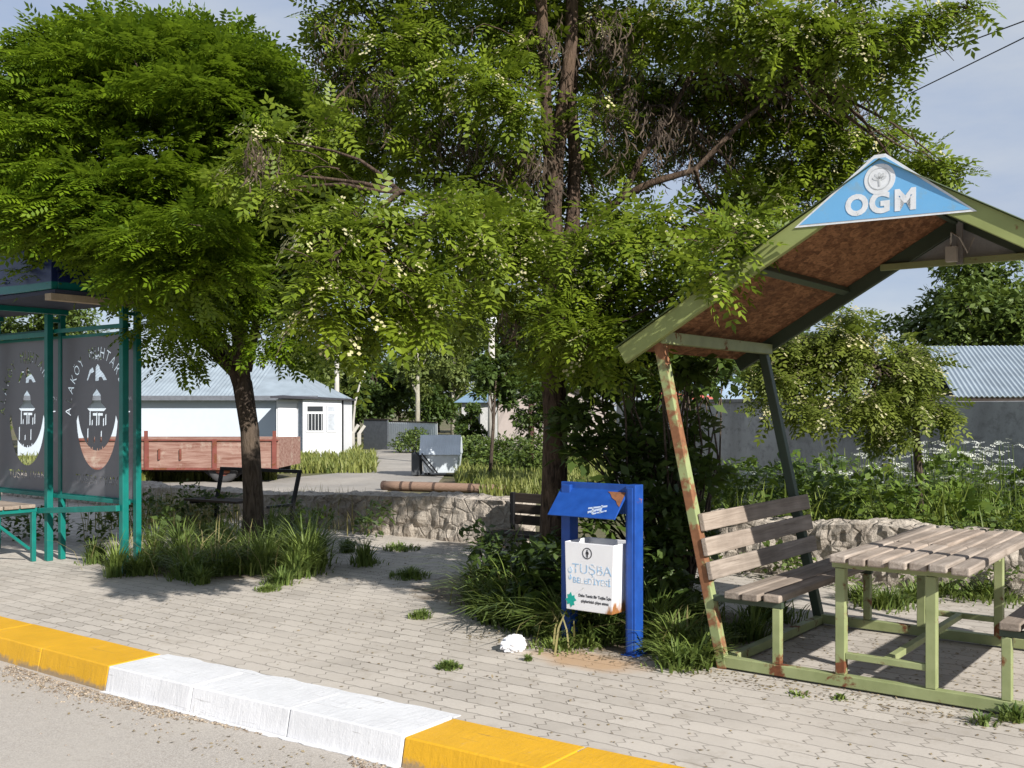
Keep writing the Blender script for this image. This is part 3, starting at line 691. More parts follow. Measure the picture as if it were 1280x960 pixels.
def emblem():
    P = arc_text('ALAKÖY MUHTARLIĞI', 0.155, 0.67, 1.47, 0.47, 0.58, 176, 4)
    P += [[[(x + 0.67, y + 2.02) for x, y in g] for g in outlines('VAN', 0.085, res=3)]]
    # crescent with its horns up
    N = 26; o = [(0.67 + 0.37*math.cos(math.radians(a)), 1.50 + 0.56*math.sin(math.radians(a))) for a in [188 + 164*i/N for i in range(N+1)]]
    q = [(0.67 + 0.345*math.cos(math.radians(a)), 1.60 + 0.47*math.sin(math.radians(a))) for a in [-14 - 152*i/N for i in range(N+1)]]
    P.append([o + q])
    # roofed kiosk of stencil cuts
    P.append([[(0.50, 1.545), (0.585, 1.60), (0.60, 1.68), (0.67, 1.74), (0.74, 1.68), (0.755, 1.60), (0.84, 1.545), (0.80, 1.52), (0.54, 1.52)]])
    P.append([[(0.60, 1.50), (0.665, 1.50), (0.665, 1.475), (0.60, 1.475)]]); P.append([[(0.69, 1.50), (0.78, 1.50), (0.78, 1.475), (0.69, 1.475)]])
    r = random.Random(2)
    for i in range(9):
        x = 0.51 + 0.04*i; z0 = 1.20 + 0.20*abs(math.sin(i*2.1)); h = r.uniform(0.06, 0.16)
        P.append([[(x-0.012, z0), (x+0.010, z0+0.01), (x+0.013, z0+h), (x-0.008, z0+h-0.015)]])
    for i in range(6):
        x = 0.55 + 0.045*i; z0 = 1.06 + 0.07*r.random(); P.append([[(x-0.012, z0), (x+0.012, z0+0.012), (x+0.006, z0+0.07), (x-0.012, z0+0.06)]])
    # two peaks above
    P.append([[(0.49, 1.825), (0.545, 1.93), (0.60, 1.955), (0.625, 1.91), (0.60, 1.90), (0.565, 1.895), (0.515, 1.825)]])
    P.append([[(0.645, 1.815), (0.65, 1.95), (0.685, 1.985), (0.72, 1.96), (0.73, 1.93), (0.80, 1.88), (0.85, 1.825), (0.79, 1.82), (0.755, 1.855), (0.715, 1.855), (0.705, 1.82)]])
    P += [[[(x + 0.67, y + 0.80) for x, y in g] for g in outlines('TUŞBA / VAN', 0.125, res=3)]]
    return P
EM = emblem()
rect = [(0.035, 0.685), (L-0.035, 0.685), (L-0.035, 2.255), (0.035, 2.255)]
def fits(g): return all(0.045 < x < L-0.045 for p in g for x, z in p)
proto = stencil('panel', rect, [g for g in EM if fits(g)], M['film'], 0.003, bs, upright((0, 0.125, 0)))
gp = MB(); gp.box(0.034, L-0.034, 0.132, 0.138, 0.685, 2.255); pane = gp.build('pane', M['pane'], proto)
em = MB(); em.box(0.033, 0.0345, 0.118, 0.142, 0.68, 2.26); em.box(L-0.0345, L-0.033, 0.118, 0.142, 0.68, 2.26); em.box(0.036, L-0.036, 0.118, 0.142, 2.256, 2.285); em.box(0.036, L-0.036, 0.118, 0.142, 0.652, 0.684)
edge = em.build('panel_edge', M['teal'], proto)
for j in (1, 2):
    c2 = copy_tree(proto, bs); c2.location = (-L*j, 0, 0)
# roof
k = NT('blue_canopy', 0.35, 0.5); c = k.co(); sz = k.n('ShaderNodeSeparateXYZ', {0: c})
w = k.math('ADD', sz.outputs[2], k.math('MULTIPLY', k.math('SINE', k.math('MULTIPLY', sz.outputs[0], 1.3)), 0.03))
k.set(k.mix(k.ramp(k.math('SUBTRACT', w, 2.52), [(0.10, 1), (0.11, 0), (0.17, 0), (0.18, 1)]), (0.004, 0.13, 0.12), (0.006, 0.014, 0.075))); M['canopy'] = k.m
mb = MB(); mb.box(-3.6, L+0.02, -0.72, -0.66, 2.60, 2.98); mb.box(L-0.02, L+0.021, -0.66, 0.22, 2.60, 2.98); mb.box(-3.6, L+0.02, -0.66, 0.24, 2.985, 3.01); mb.build('canopy', M['canopy'], bs, 0.006)
M['ply'] = plain('soffit_board', (0.035, 0.04, 0.065), 0.7)
mb = MB(); mb.box(L-0.05, L+0.055, -0.74, 0.25, 2.50, 2.558); mb.build('end_batten', plain('pale_batten', (0.34, 0.27, 0.19), 0.8), bs)
mb = MB(); mb.box(-3.6, L+0.05, -0.70, 0.24, 2.56, 2.595); mb.build('soffit', M['ply'], bs)
for t in (-2*L, -L, 0): mb = MB(); mb.box(t-0.025, t+0.025, -0.68, 0.20, 2.505, 2.555); mb.build('roof_beam', M['teal'], bs)

# ================================================================== BENCHES, PAPER
bn = thing('park_bench', 'dark metal framed bench by the left tree trunk facing away', 'bench', G(285, 676), ANG + 0.12)
mb = MB()
for x in (-0.62, 0.62): mb.beam((x, 0.02, 0.0), (x, 0.02, 0.42), 0.04, 0.04); mb.beam((x, 0.40, 0.0), (x, 0.42, 0.42), 0.04, 0.04); mb.beam((x, 0.42, 0.42), (x*1.02, 0.52, 0.80), 0.04, 0.04); mb.beam((x, 0.0, 0.42), (x, 0.44, 0.42), 0.04, 0.03)
mb.beam((-0.655, 0.52, 0.80), (0.655, 0.52, 0.80), 0.04, 0.04); mb.build('frame', M['black'], bn, 0.004)
mb = MB()
for y in (0.03, 0.15, 0.27): mb.box(-0.72, 0.15, y-0.05, y+0.05, 0.437, 0.465)
mb.build('seat', wood('dark_bench_boards', (0.05, 0.04, 0.035), (0.10, 0.085, 0.07), 0), bn, 0.004)
M['darkwood'] = wood('black_brown_boards', (0.022, 0.018, 0.016), (0.05, 0.042, 0.036), 0)
b2 = thing('slatted_bench', 'dark slatted bench at the broken wall end beside the large trunk', 'bench', TN(-6.52, 8.92), ANG)
mb = MB()
for z in (0.52, 0.64, 0.76): mb.box(-0.36, 0.46, 0.10, 0.135, z-0.24, z-0.14)
mb.build('backrest', M['darkwood'], b2, 0.004)
mb = MB()
for y in (-0.30, -0.18, -0.06): mb.box(-0.36, 0.46, y-0.05, y+0.05, 0.20, 0.235)
mb.build('seat', M['darkwood'], b2, 0.004)
for x in (-0.30, 0.40):
    mb = MB(); mb.box(x-0.02, x+0.02, 0.06, 0.099, 0, 0.63); mb.box(x-0.02, x+0.02, -0.34, 0.059, 0.16, 0.199); mb.box(x-0.02, x+0.02, -0.34, -0.30, 0, 0.159); mb.build('leg', M['black'], b2, 0.003)
bm = bmesh.new(); bmesh.ops.create_icosphere(bm, subdivisions=5, radius=1.0)
for v in bm.verts:
    p = v.co.copy(); d, _ = mnoise.voronoi(p*1.7); r = 0.72 + 0.5*(d[1]-d[0])*0.6 + 0.12*mnoise.noise(p*4)
    v.co = Vector((p.x*0.105*r, p.y*0.085*r, p.z*0.075*r))
    if v.co.z < -0.045: v.co.z = -0.045
me = bpy.data.meshes.new('crumpled_paper'); bm.to_mesh(me); bm.free()
me.materials.append(plain('white_paper', (0.78, 0.78, 0.80), 0.8, 0.04)); o = link('crumpled_paper', me); o.location = G(642, 814) + Vector((0, 0, 0.046)); o.rotation_euler = (0, 0, 0.4)
tag(o, 'crumpled ball of white paper lying on the pavers', 'litter')

# ================================================================== BEYOND THE WALL
M['palewall'] = plain('pale_blue_render', (0.48, 0.54, 0.61), 0.85, 0.06, 0.6, 0.1)
M['roofmetal'] = corrugate('grey_roof_metal', (0.36, 0.42, 0.46), rust=0.8)
def corr(name, p, du, dv, waves, amp, mat, parent=None, thick=0.01):
    """corrugated sheet: corner P, edge DU across the waves, edge DV along them"""
    p, du, dv = Vector(p), Vector(du), Vector(dv); nn = du.cross(dv).normalized(); N = waves*6; vs, fs = [], []
    for i in range(N+1):
        o = p + du*(i/N) + nn*amp*math.sin(2*PI*i/6)
        vs += [o, o+dv, o+dv-nn*thick, o-nn*thick]
    for i in range(N):
        a, b = i*4, i*4+4; fs += [(a, b, b+1, a+1), (a+3, a+2, b+2, b+3), (a, a+3, b+3, b), (a+1, b+1, b+2, a+2)]
    fs += [(0, 1, 2, 3), (N*4+3, N*4+2, N*4+1, N*4)]
    mb = MB(); mb.add(vs, fs); return mb.build(name, mat, parent, smooth=False)
hs = thing('house', 'long pale blue house with grey metal roof behind the red trailer', 'house', (-8.7, 38, GZ))
mb = MB(); mb.box(-9.5, 0, 0, 7.5, 0, 2.15); mb.build('wall', M['palewall'], hs)
corr('roof', (-10, -0.35, 2.16), (9.2, 0, 0), (0, 4.1, 1.50), 62, 0.014, M['roofmetal'], hs)
corr('roof', (-0.8, 7.85, 2.16), (-9.2, 0, 0), (0, -4.1, 1.50), 62, 0.014, M['roofmetal'], hs)
mb = MB(); mb.add([(-0.8, -0.35, 2.16), (1.6, -0.35, 2.16), (1.6, 7.85, 2.16), (-0.8, 7.85, 2.16), (-0.8, 3.75, 3.66)], [(0, 1, 4), (1, 2, 4), (2, 3, 4), (3, 0, 4), (0, 3, 2, 1)]); mb.build('roof_hip', M['roofmetal'], hs)
mb = MB(); mb.box(-10.02, 1.62, -0.40, -0.352, 2.03, 2.20); mb.build('gutter', plain('dark_gutter', (0.13, 0.14, 0.16), 0.6), hs)
an = thing('annex', 'white porch annex with door and barred window joined to the pale house', 'building', (-8.3, 36, GZ))
mb = MB(); mb.box(0.0, 1.0, 0.35, 2.4, 0, 2.05); mb.box(1.0, 2.35, 0, 2.4, 0, 2.05); mb.build('wall', M['white'], an)
mb = MB(); mb.box(0.06, 0.74, 0.31, 0.348, 0.04, 1.90); dr = mb.build('door', plain('white_door', (0.78, 0.79, 0.80), 0.5, 0.03), an)
mb = MB(); mb.box(0.10, 0.70, 0.30, 0.309, 0.10, 0.95); mb.box(0.10, 0.70, 0.30, 0.309, 1.02, 1.82); mb.build('door_panel', plain('white_door_panel', (0.80, 0.80, 0.82), 0.5, 0.03), dr)
mb = MB(); mb.box(0.78, 0.999, 0.30, 0.349, 0, 1.98); mb.build('pilaster', plain('grey_blue_strip', (0.42, 0.46, 0.52), 0.8), an)
for x0, x1 in ((1.12, 1.76), (1.84, 2.18)):
    wn = MB(); wn.box(x0, x1, -0.03, -0.002, 0.92, 1.86); w_ = wn.build('window', M['white'], an)
    for z0, z1 in ((0.97, 1.55), (1.63, 1.81)):
        mb = MB(); mb.box(x0+0.05, x1-0.05, -0.035, -0.0305, z0, z1); mb.build('pane', M['glass'] if x0 < 1.5 else plain('curtained_glass', (0.45, 0.48, 0.52), 0.3), w_)
    if x0 < 1.5:
        mb = MB()
        for i in range(5): x = x0+0.09+i*0.115; mb.box(x-0.008, x+0.008, -0.05, -0.036, 0.97, 1.55)
        mb.build('window_bars', M['white'], w_)
mb = MB(); mb.add([(-0.1, -0.15, 2.10), (2.5, -0.15, 2.02), (2.5, 2.4, 2.02), (-0.1, 2.4, 2.16), (-0.1, -0.15, 2.17), (2.5, -0.15, 2.08), (2.5, 2.4, 2.08), (-0.1, 2.4, 2.24)], [(0,3,2,1),(4,5,6,7),(0,1,5,4),(1,2,6,5),(2,3,7,6),(3,0,4,7)])
mb.build('roof', plain('dark_felt', (0.05, 0.05, 0.06), 0.9), an)
mb = MB(); mb.box(2.35, 2.40, 0.1, 0.16, 0, 2.05); mb.build('drainpipe', M['black'], an)

# red trailer
k = NT('faded_red_boards', 0.8, 0.2); c = k.co()
a = k.noise(k.map(c, (1.2, 8, 16)), 1.0, 7, 0.7); b = k.noise(c, 3, 6, 0.7)
col = k.mix(k.ramp(a, [(0.35, 0), (0.62, 1)]), (0.17, 0.075, 0.055), (0.33, 0.215, 0.175))
k.set(k.mix(k.ramp(b, [(0.55, 0), (0.7, 0.8)]), col, (0.40, 0.33, 0.27)), None, k.bump(a, 0.4, 0.01)); M['red'] = k.m
M['redframe'] = painted('red_frame', (0.15, 0.038, 0.03), amount=0.52, scale=4, paint2=(0.26, 0.085, 0.065))
tl = thing('farm_trailer', 'faded red wooden sided farm trailer parked by the pale house', 'trailer', (-7.9, 24, GZ), -0.04)
mb = MB(); mb.box(-2.45, 2.45, 0, 0.05, 0.36, 1.03); mb.build('side_board', M['red'], tl, 0.004)
mb = MB(); mb.box(-2.45, 2.45, 2.0, 2.05, 0.36, 1.03); mb.build('side_board', M['red'], tl, 0.004)
mb = MB(); mb.box(2.451, 2.50, 0, 2.05, 0.36, 1.03); mb.build('tail_board', M['red'], tl, 0.004)
mb = MB(); mb.box(-2.50, -2.451, 0, 2.05, 0.36, 1.03); mb.build('head_board', M['red'], tl, 0.004)
mb = MB()
for x in (-2.42, -0.98, -0.60, 1.0, 2.40): mb.box(x-0.05, x+0.05, -0.04, -0.001, 0.33, 1.03)
for x in (-0.84, -0.62, 2.40): mb.box(x-0.035, x+0.035, -0.04, 0.03, 1.031, 1.22)
mb.box(-2.5, 2.5, -0.03, -0.002, 0.31, 0.359); mb.box(-2.5, 2.5, -0.045, -0.0015, 0.985, 1.02)
for x in (-1.30, -0.30, 0.2, 1.9): mb.box(x-0.02, x+0.02, -0.05, -0.002, 0.55, 0.80)
mb.build('stake', M['redframe'], tl, 0.004)
mb = MB(); mb.box(-2.45, 2.45, 0.06, 1.99, 0.36, 0.42); mb.box(-2.3, 2.4, 0.5, 0.6, 0.24, 0.355); mb.box(-2.3, 2.4, 1.4, 1.5, 0.24, 0.355); mb.prism([(0.55, 0.2, 0.355), (1.75, 0.2, 0.355), (1.45, 0.2, 0.12), (0.85, 0.2, 0.12)], (0, 0.08, 0)); mb.build('chassis', M['black'], tl)
M['tyre'] = plain('grey_tyre', (0.05, 0.05, 0.052), 0.85)
for x in (1.15, -1.75):
    for y in (0.10, 1.75):
        mb = MB(); R_, r_ = 0.36, 0.20; vs, fs = [], []
        prof = [(r_, 0), (R_-0.03, -0.01), (R_, 0.03), (R_, 0.17), (R_-0.03, 0.21), (r_, 0.20)]
        for i in range(24):
            a = 2*PI*i/24; vs += [(x+q*math.cos(a), y+w, 0.36+q*math.sin(a)) for q, w in prof]
        for i in range(24):
            for j in range(6): fs.append((i*6+j, i*6+(j+1) % 6, ((i+1) % 24)*6+(j+1) % 6, ((i+1) % 24)*6+j))
        mb.add(vs, fs); wh = mb.build('wheel', M['tyre'], tl, smooth=True)
        mb = MB(); mb.tube([(x, y+0.04, 0.36), (x, y+0.16, 0.36)], 0.205, 18); mb.tube([(x, y-0.01, 0.36), (x, y+0.04, 0.36)], 0.06, 10); mb.build('rim', M['redframe'], wh)

# dumpster
dp = thing('dumpster', 'grey galvanised wheeled dumpster with sloping lid beside the lane', 'dumpster', Vector(((550-CX)/F*26.2, 26.2, GZ-0.06)), -0.05)
M['galv'] = corrugate('galvanised_sheet', (0.58, 0.63, 0.67), rust=0.74); M['galv'].node_tree.nodes['Principled BSDF'].inputs['Metallic'].default_value = 0.08
mb = MB(); mb.add([(-0.42,0.05,0.16),(0.42,0.05,0.16),(0.42,0.85,0.16),(-0.42,0.85,0.16),(-0.47,0,0.62),(0.47,0,0.62),(0.47,0.95,0.62),(-0.47,0.95,0.62)], [(0,3,2,1),(4,5,6,7),(0,1,5,4),(1,2,6,5),(2,3,7,6),(3,0,4,7)]); mb.build('bin_body', M['galv'], dp, 0.01)
corr('lid', (-0.52, -0.06, 0.625), (1.04, 0, 0), (0, 0.22, 0.50), 16, 0.003, M['galv'], dp)
mb = MB(); mb.add([(-0.49,0.02,0.63),(-0.49,0.95,0.63),(-0.47,0.9,1.05),(-0.49,0.17,1.10),(0.49,0.02,0.63),(0.49,0.95,0.63),(0.47,0.9,1.05),(0.49,0.17,1.10)], [(0,1,2,3),(4,7,6,5),(0,4,5,1),(1,5,6,2),(2,6,7,3),(3,7,4,0)]); mb.build('lid_hood', M['galv'], dp, 0.01)
for x in (-0.38, 0.38):
    for y in (0.12, 0.78):
        mb = MB(); mb.tube([(x-0.025, y, 0.075), (x+0.025, y, 0.075)], 0.075, 12); mb.box(x-0.035, x-0.027, y-0.03, y+0.03, 0.05, 0.158); mb.build('caster', M['black'], dp)
mb = MB(); mb.beam((-0.62, -0.05, 0.70), (-0.15, -0.10, 0.18), 0.03, 0.03); mb.beam((-0.46, -0.05, 0.66), (-0.05, -0.10, 0.16), 0.03, 0.03); mb.build('lifting_bar', M['black'], dp)
mb = MB(); mb.box(-0.74, -0.53, 0.05, 0.60, 0.10, 0.66); mb.build('pedal_guard', plain('dark_steel', (0.06, 0.065, 0.07), 0.6), dp, 0.01)
# log / banded pole on the ground
k = NT('peeled_timber', 0.85, 0.2); c = k.co(); a = k.noise(k.map(c, (3, 40, 40)), 1.0, 5); k.set(k.mix(a, (0.17, 0.10, 0.07), (0.31, 0.215, 0.16)), None, k.bump(a, 0.4, 0.01)); M['timber'] = k.m
A, B = G(478, 613, GZ), G(632, 618, GZ); A.z = B.z = GZ + 0.105
mb = MB(); mb.tube([A.lerp(B, i/8) for i in range(9)], [0.098, 0.1, 0.102, 0.1, 0.098, 0.096, 0.094, 0.092, 0.09], 14, wob=0.05); lg = mb.build('fallen_pole', M['timber'], smooth=True)
tag(lg, 'reddish timber pole with dark bands lying on the ground below the dumpster', 'log')
d = (B-A).normalized(); M['band'] = plain('dark_band', (0.07, 0.045, 0.035), 0.8)
for f in (0.015, 0.17, 0.25, 0.44, 0.73): q = A.lerp(B, f); mb = MB(); mb.tube([q-d*0.03, q+d*0.03], 0.104, 14); mb.build('band', M['band'], lg)
# sheet metal fence
A, B, C_ = W(455, 560, 44), W(485, 560, 43.0), W(546, 558, 40)
for o in (A, B, C_): o.z = GZ
fn = thing('sheet_fence', 'low fence of dark and light metal sheets at the end of the lane', 'fence', A)
mb = MB(); mb.beam(Vector((0,0,0.62)), B-A+Vector((0,0,0.62)), 0.05, 1.24); mb.build('dark_panel', plain('dark_sheet', (0.10, 0.11, 0.125), 0.6, 0.3), fn)
du = C_-B; corr('light_panel', B-A+Vector((0.02, 0, 0)), du, (0, 0, 1.16), 24, 0.008, plain('bright_sheet', (0.62, 0.66, 0.68), 0.5, 0.1), fn)
mb = MB(); mb.beam(Vector((0,0,1.27)), B-A+Vector((0,0,1.27)), 0.09, 0.06); mb.beam(B-A+Vector((0.1,0,1.19)), C_-A+Vector((0,0,1.19)), 0.07, 0.05); mb.build('top_rail', M['darkwood'], fn)
# bent concrete fence posts and poles
p0 = None
for i, (x, yb, yt) in enumerate(((434, 562, 533), (441, 566, 531), (449, 564, 532))):
    b = G(x, yb, GZ); dd = b.y; h = (yb-yt)/F*dd
    mb = MB(); mb.beam((0, 0, 0), (0, 0, h*0.72), 0.14, 0.14, up=(0, 1, 0)); mb.beam((0, 0, h*0.72-0.03), (0.22, 0.04, h), 0.12, 0.12, up=(0, 1, 0))
    o = mb.build('fence_post', M['pole'], bevel=0.01); o.location = b
    tag(o, ['bent concrete fence post next to the white annex, left of three', 'bent concrete fence post, middle and nearest of three by the annex', 'bent concrete fence post beside the lane, right of three'][i], 'fence post', 'bent fence posts at the lane')
mb = MB(); b = G(441, 562, GZ); mb.tube([(0, 0, 0), (0.02, 0, 1.2), (0.1, 0, 2.0), (0.28, 0, 2.7), (0.52, 0, 3.3)], [0.06, 0.055, 0.05, 0.04, 0.03], 8); o = mb.build('leaning_pole', M['pole'], smooth=True); o.location = b
tag(o, 'thin pale pole bending to the right beside the annex', 'pole')
def upole(x, yb, yt, d, r, mat, label, lamp=False, arm=False):
    b = W(x, yb, d); top = W(x, yt, d).z; b.z = GZ
    u = thing('utility_pole', label, 'utility pole', b); mb = MB(); mb.tube([(0, 0, 0), (0, 0, (top-GZ)*0.5), (0, 0, top-GZ)], [r*1.15, r, r*0.8], 10); mb.build('pole', mat, u, smooth=True)
    if lamp: mb = MB(); mb.tube([(0, 0, top-GZ), (0, 0, top-GZ+0.14), (0, 0, top-GZ+0.26)], [0.10, 0.17, 0.13], 10); mb.build('lamp_head', M['white'], u)
    if arm: mb = MB(); mb.beam((-0.5, 0, top-GZ-0.15), (0.5, 0, top-GZ-0.15), 0.08, 0.08); mb.build('crossarm', M['pole'], u)
upole(614.5, 572, 408, 30, 0.11, M['pole'], 'pale concrete utility pole carrying a small white lamp', lamp=True)
upole(421, 560, 440, 48, 0.12, M['pole'], 'pale utility pole rising above the annex roof', arm=True)
upole(664, 580, 478, 27, 0.085, plain('red_brown_steel', (0.07, 0.03, 0.026), 0.7), 'red-brown steel pole before the pink gabled house')
# small blue roofed house and pink gable
h1 = thing('house', 'small white house with a blue-grey hipped roof behind the dumpster', 'house', (-2.4, 47, GZ))
mb = MB(); mb.box(0.1, 1.7, 0.2, 3, 0, 2.0); mb.build('wall', plain('dull_white_render', (0.40, 0.40, 0.39), 0.85), h1)
mb = MB(); mb.add([(-0.25, -0.1, 2.0), (2.05, -0.1, 2.0), (2.05, 3.3, 2.0), (-0.25, 3.3, 2.0), (0.8, 1.2, 2.72), (1.2, 2.0, 2.72)], [(0, 1, 4), (1, 5, 4), (1, 2, 5), (2, 3, 5), (3, 4, 5), (3, 0, 4), (0, 3, 2, 1)]); mb.build('roof', corrugate('blue_roof', (0.20, 0.30, 0.40)), h1)
mb = MB(); mb.box(0.5, 0.95, 0.17, 0.199, 0.9, 1.6); mb.build('window', M['glass'], h1)
h2 = thing('house', 'pinkish beige house with a plain gable between the pole and the big trunk', 'house', (0.12, 36, GZ), 0.0)
M['beige'] = plain('pinkish_render', (0.36, 0.31, 0.285), 0.9, 0.08)
mb = MB(); mb.prism([(-0.6, 0, 0), (3.2, 0, 0), (3.2, 0, 2.0), (1.3, 0, 2.75), (-0.6, 0, 2.0)], (0, 6, 0)); mb.build('wall', M['beige'], h2)
mb = MB(); mb.beam((-0.8, -0.2, 1.86), (1.3, -0.2, 2.80), 0.06, 0.05); 
mb.add([(-0.9,-0.25,1.80),(1.3,-0.25,2.79),(1.3,6.2,2.79),(-0.9,6.2,1.80),(-0.9,-0.25,1.86),(1.3,-0.25,2.85),(1.3,6.2,2.85),(-0.9,6.2,1.86)], [(0,3,2,1),(4,5,6,7),(0,1,5,4),(1,2,6,5),(2,3,7,6),(3,0,4,7)])
mb.add([(3.5,-0.25,1.80),(1.3,-0.25,2.79),(1.3,6.2,2.79),(3.5,6.2,1.80),(3.5,-0.25,1.86),(1.3,-0.25,2.855),(1.3,6.2,2.855),(3.5,6.2,1.86)], [(0,1,2,3),(7,6,5,4),(4,5,1,0),(5,6,2,1),(6,7,3,2),(7,4,0,3)])
mb.build('roof', M['concrete'], h2)
h3 = thing('house', 'far house with red and pale blue roofs seen over the boundary wall', 'house', (5.6, 36, GZ))
mb = MB(); mb.box(-0.2, 3.4, 0.3, 5, 0, 1.9); mb.build('wall', M['white'], h3)
mb = MB(); mb.add([(0.4, 0, 1.85), (3.6, 0, 1.85), (3.6, 5.2, 1.85), (0.4, 5.2, 1.85), (1.3, 2.5, 3.1), (2.6, 2.5, 3.1)], [(0, 1, 5, 4), (1, 2, 5), (2, 3, 4, 5), (3, 0, 4), (0, 3, 2, 1)]); mb.build('roof', corrugate('pale_blue_roof', (0.35, 0.45, 0.55)), h3)
mb = MB(); mb.add([(-0.5, -0.6, 1.80), (1.5, -0.6, 1.80), (1.5, -0.02, 2.1), (-0.5, -0.02, 2.3), (-0.5, -0.6, 1.86), (1.5, -0.6, 1.86), (1.5, -0.02, 2.16), (-0.5, -0.02, 2.36)], [(0,3,2,1),(4,5,6,7),(0,1,5,4),(1,2,6,5),(2,3,7,6),(3,0,4,7)]); mb.build('porch_roof', plain('red_roof', (0.45, 0.12, 0.09), 0.8), h3)
# boundary wall and shed on the right
k = NT('stained_concrete', 0.95, 0.1); c = k.co()
a = k.noise(k.map(c, (1.5, 1.5, 0.35)), 1.0, 7, 0.65); b = k.noise(c, 8, 5, 0.7)
col = k.mix(k.ramp(a, [(0.35, 0), (0.65, 1)]), (0.29, 0.285, 0.28), (0.46, 0.455, 0.455))
k.set(k.mix(k.ramp(b, [(0.3, 0.5), (0.5, 0)]), col, (0.12, 0.115, 0.11)), None, k.bump(b, 0.4, 0.02)); M['stained'] = k.m
bw = thing('boundary_wall', 'stained grey concrete boundary wall behind the tall weeds on the right', 'wall')
p = Vector((6.45, 13.0, 0)); dv = Vector((-0.53, 0.85, 0))
mb = MB(); mb.beam(p - dv*5 + Vector((0, 0, 0.72)), p + dv*8.2 + Vector((0, 0, 0.72)), 0.22, 1.84); mb.build('wall_panel', M['stained'], bw, 0.01)
mb = MB(); mb.beam(p + dv*2.6 + Vector((0, 0, 1.672)), p + dv*8.2 + Vector((0, 0, 1.672)), 0.28, 0.06); mb.build('coping', M['concrete'], bw, 0.01)
sd = thing('shed', 'low grey shed with a corrugated metal roof rising behind the boundary wall', 'shed', (6.75, 15.9, GZ), -0.10)
mb = MB(); mb.box(0.25, 9, 0.35, 5.5, 0, 1.95); mb.build('wall', M['stained'], sd)
corr('roof', (0.05, -0.05, 1.93), (9.2, 0, 0), (0.35, 2.75, 0.93), 120, 0.012, M['roofmetal'], sd)
corr('roof', (9.25, 5.9, 1.93), (-9.2, 0, 0), (0.35, -2.95, 0.93), 120, 0.012, M['roofmetal'], sd)
mb = MB(); mb.box(0.1, 9.2, -0.02, 0.06, 1.85, 1.905); mb.build('eave_board', M['darkwood'], sd)
# power cables
for (a, b, lab) in ((W(700, 225, 40), W(1420, -26, 17), 'thin upper power cable crossing the sky at right'), (W(760, 285, 38), W(1420, -22, 17), 'thin lower power cable crossing the sky at right')):
    mb = MB(); mb.tube([a.lerp(b, i/16) - Vector((0, 0, 0.18*math.sin(PI*i/16))) for i in range(17)], 0.013, 5); tag(mb.build('power_cable', M['black']), lab, 'cable', 'power cables over the tree')
# ================================================================== TREES
M['leaf_left'] = leafmat('globe_tree_leaves', (0.055, 0.115, 0.008), (0.195, 0.290, 0.014), 0.44)
M['leaf_big'] = leafmat('locust_leaves', (0.075, 0.125, 0.012), (0.250, 0.325, 0.030), 0.46)
M['leaf_lime'] = leafmat('lime_locust_leaves', (0.080, 0.115, 0.018), (0.22, 0.26, 0.05), 0.40)
M['leaf_bush'] = leafmat('dark_bush_leaves', (0.026, 0.050, 0.012), (0.080, 0.125, 0.026), 0.3)
M['leaf_far'] = leafmat('far_tree_leaves', (0.055, 0.095, 0.02), (0.135, 0.185, 0.042), 0.3)
M['leaf_pale'] = leafmat('pale_tree_leaves', (0.10, 0.14, 0.035), (0.20, 0.24, 0.07), 0.35)
M['blossom'] = leafmat('cream_blossom', (0.42, 0.38, 0.20), (0.56, 0.52, 0.33), 0.3, 0.7, (0.5, 0.5, 0.3))
M['pods'] = leafmat('dry_brown_pods', (0.035, 0.025, 0.018), (0.105, 0.076, 0.056), 0.12, 0.8, (0.08, 0.05, 0.03))
M['bark_left'] = bark('grey_brown_bark', (0.028, 0.021, 0.017), (0.115, 0.09, 0.072))
M['bark_big'] = bark('furrowed_locust_bark', (0.020, 0.015, 0.012), (0.125, 0.088, 0.066))
M['bark_pale'] = bark('pale_bark', (0.20, 0.19, 0.15), (0.42, 0.40, 0.33))
HANG = np.array(sum([leaflet(0.02*i, 0.012*math.sin(i*2.2), math.sin(i*1.7)*0.8, 0.066, 0.0058, 0.05, -0.012*i) for i in range(5)], []))
BLO = np.array(sum([leaflet(0.014*i, 0.010*math.sin(i*2.4), i*2.4, 0.022, 0.010, 0.0, 0.006*math.cos(i*3)) for i in range(8)], []))

# ---- left globe-shaped tree
TL = G(316, 698)
lt = thing('shade_tree', 'dense umbrella-crowned tree with one short dark trunk beside the bus shelter', 'tree', TL)
def rel(p): return Vector(p) - TL
CC = W(205, 240, 10.25); CR = (1.58, 1.6, 1.55)
mb = MB(); fork = W(303, 480, 10.65)
mb.tube([rel(G(316, 698)) + Vector((0, 0, -0.05)), rel(TL + Vector((0, 0, 0.15))), rel(W(317, 620, 10.6)), rel(W(312, 540, 10.62)), rel(fork), rel(W(288, 448, 10.65))], [0.15, 0.118, 0.102, 0.095, 0.098, 0.06], 14, wob=0.16)
rt_ = random.Random(21); pads = []; ends = []
for i in range(200):
    while True:
        d = Vector((rt_.gauss(0, 1), rt_.gauss(0, 1), rt_.gauss(0, 1))).normalized()
        if d.z > -0.72 and (d.y < 0.55 or rt_.random() < 0.45): break
    q = rt_.choice((0.97, 0.97, 0.86, 0.74)) * (1 + rt_.uniform(-0.05, 0.05))
    p = CC + Vector((d.x*CR[0]*q, d.y*CR[1]*q, d.z*CR[2]*q))
    if d.z < -0.35: p.z += 0.12*rt_.random()
    pr_ = rt_.uniform(0.24, 0.44)
    pads.append((rel(p), (pr_, pr_, 0.11 + 0.08*max(0, d.z)), int(900*pr_*pr_) + 18))
    if i % 3 == 0: ends.append(p)
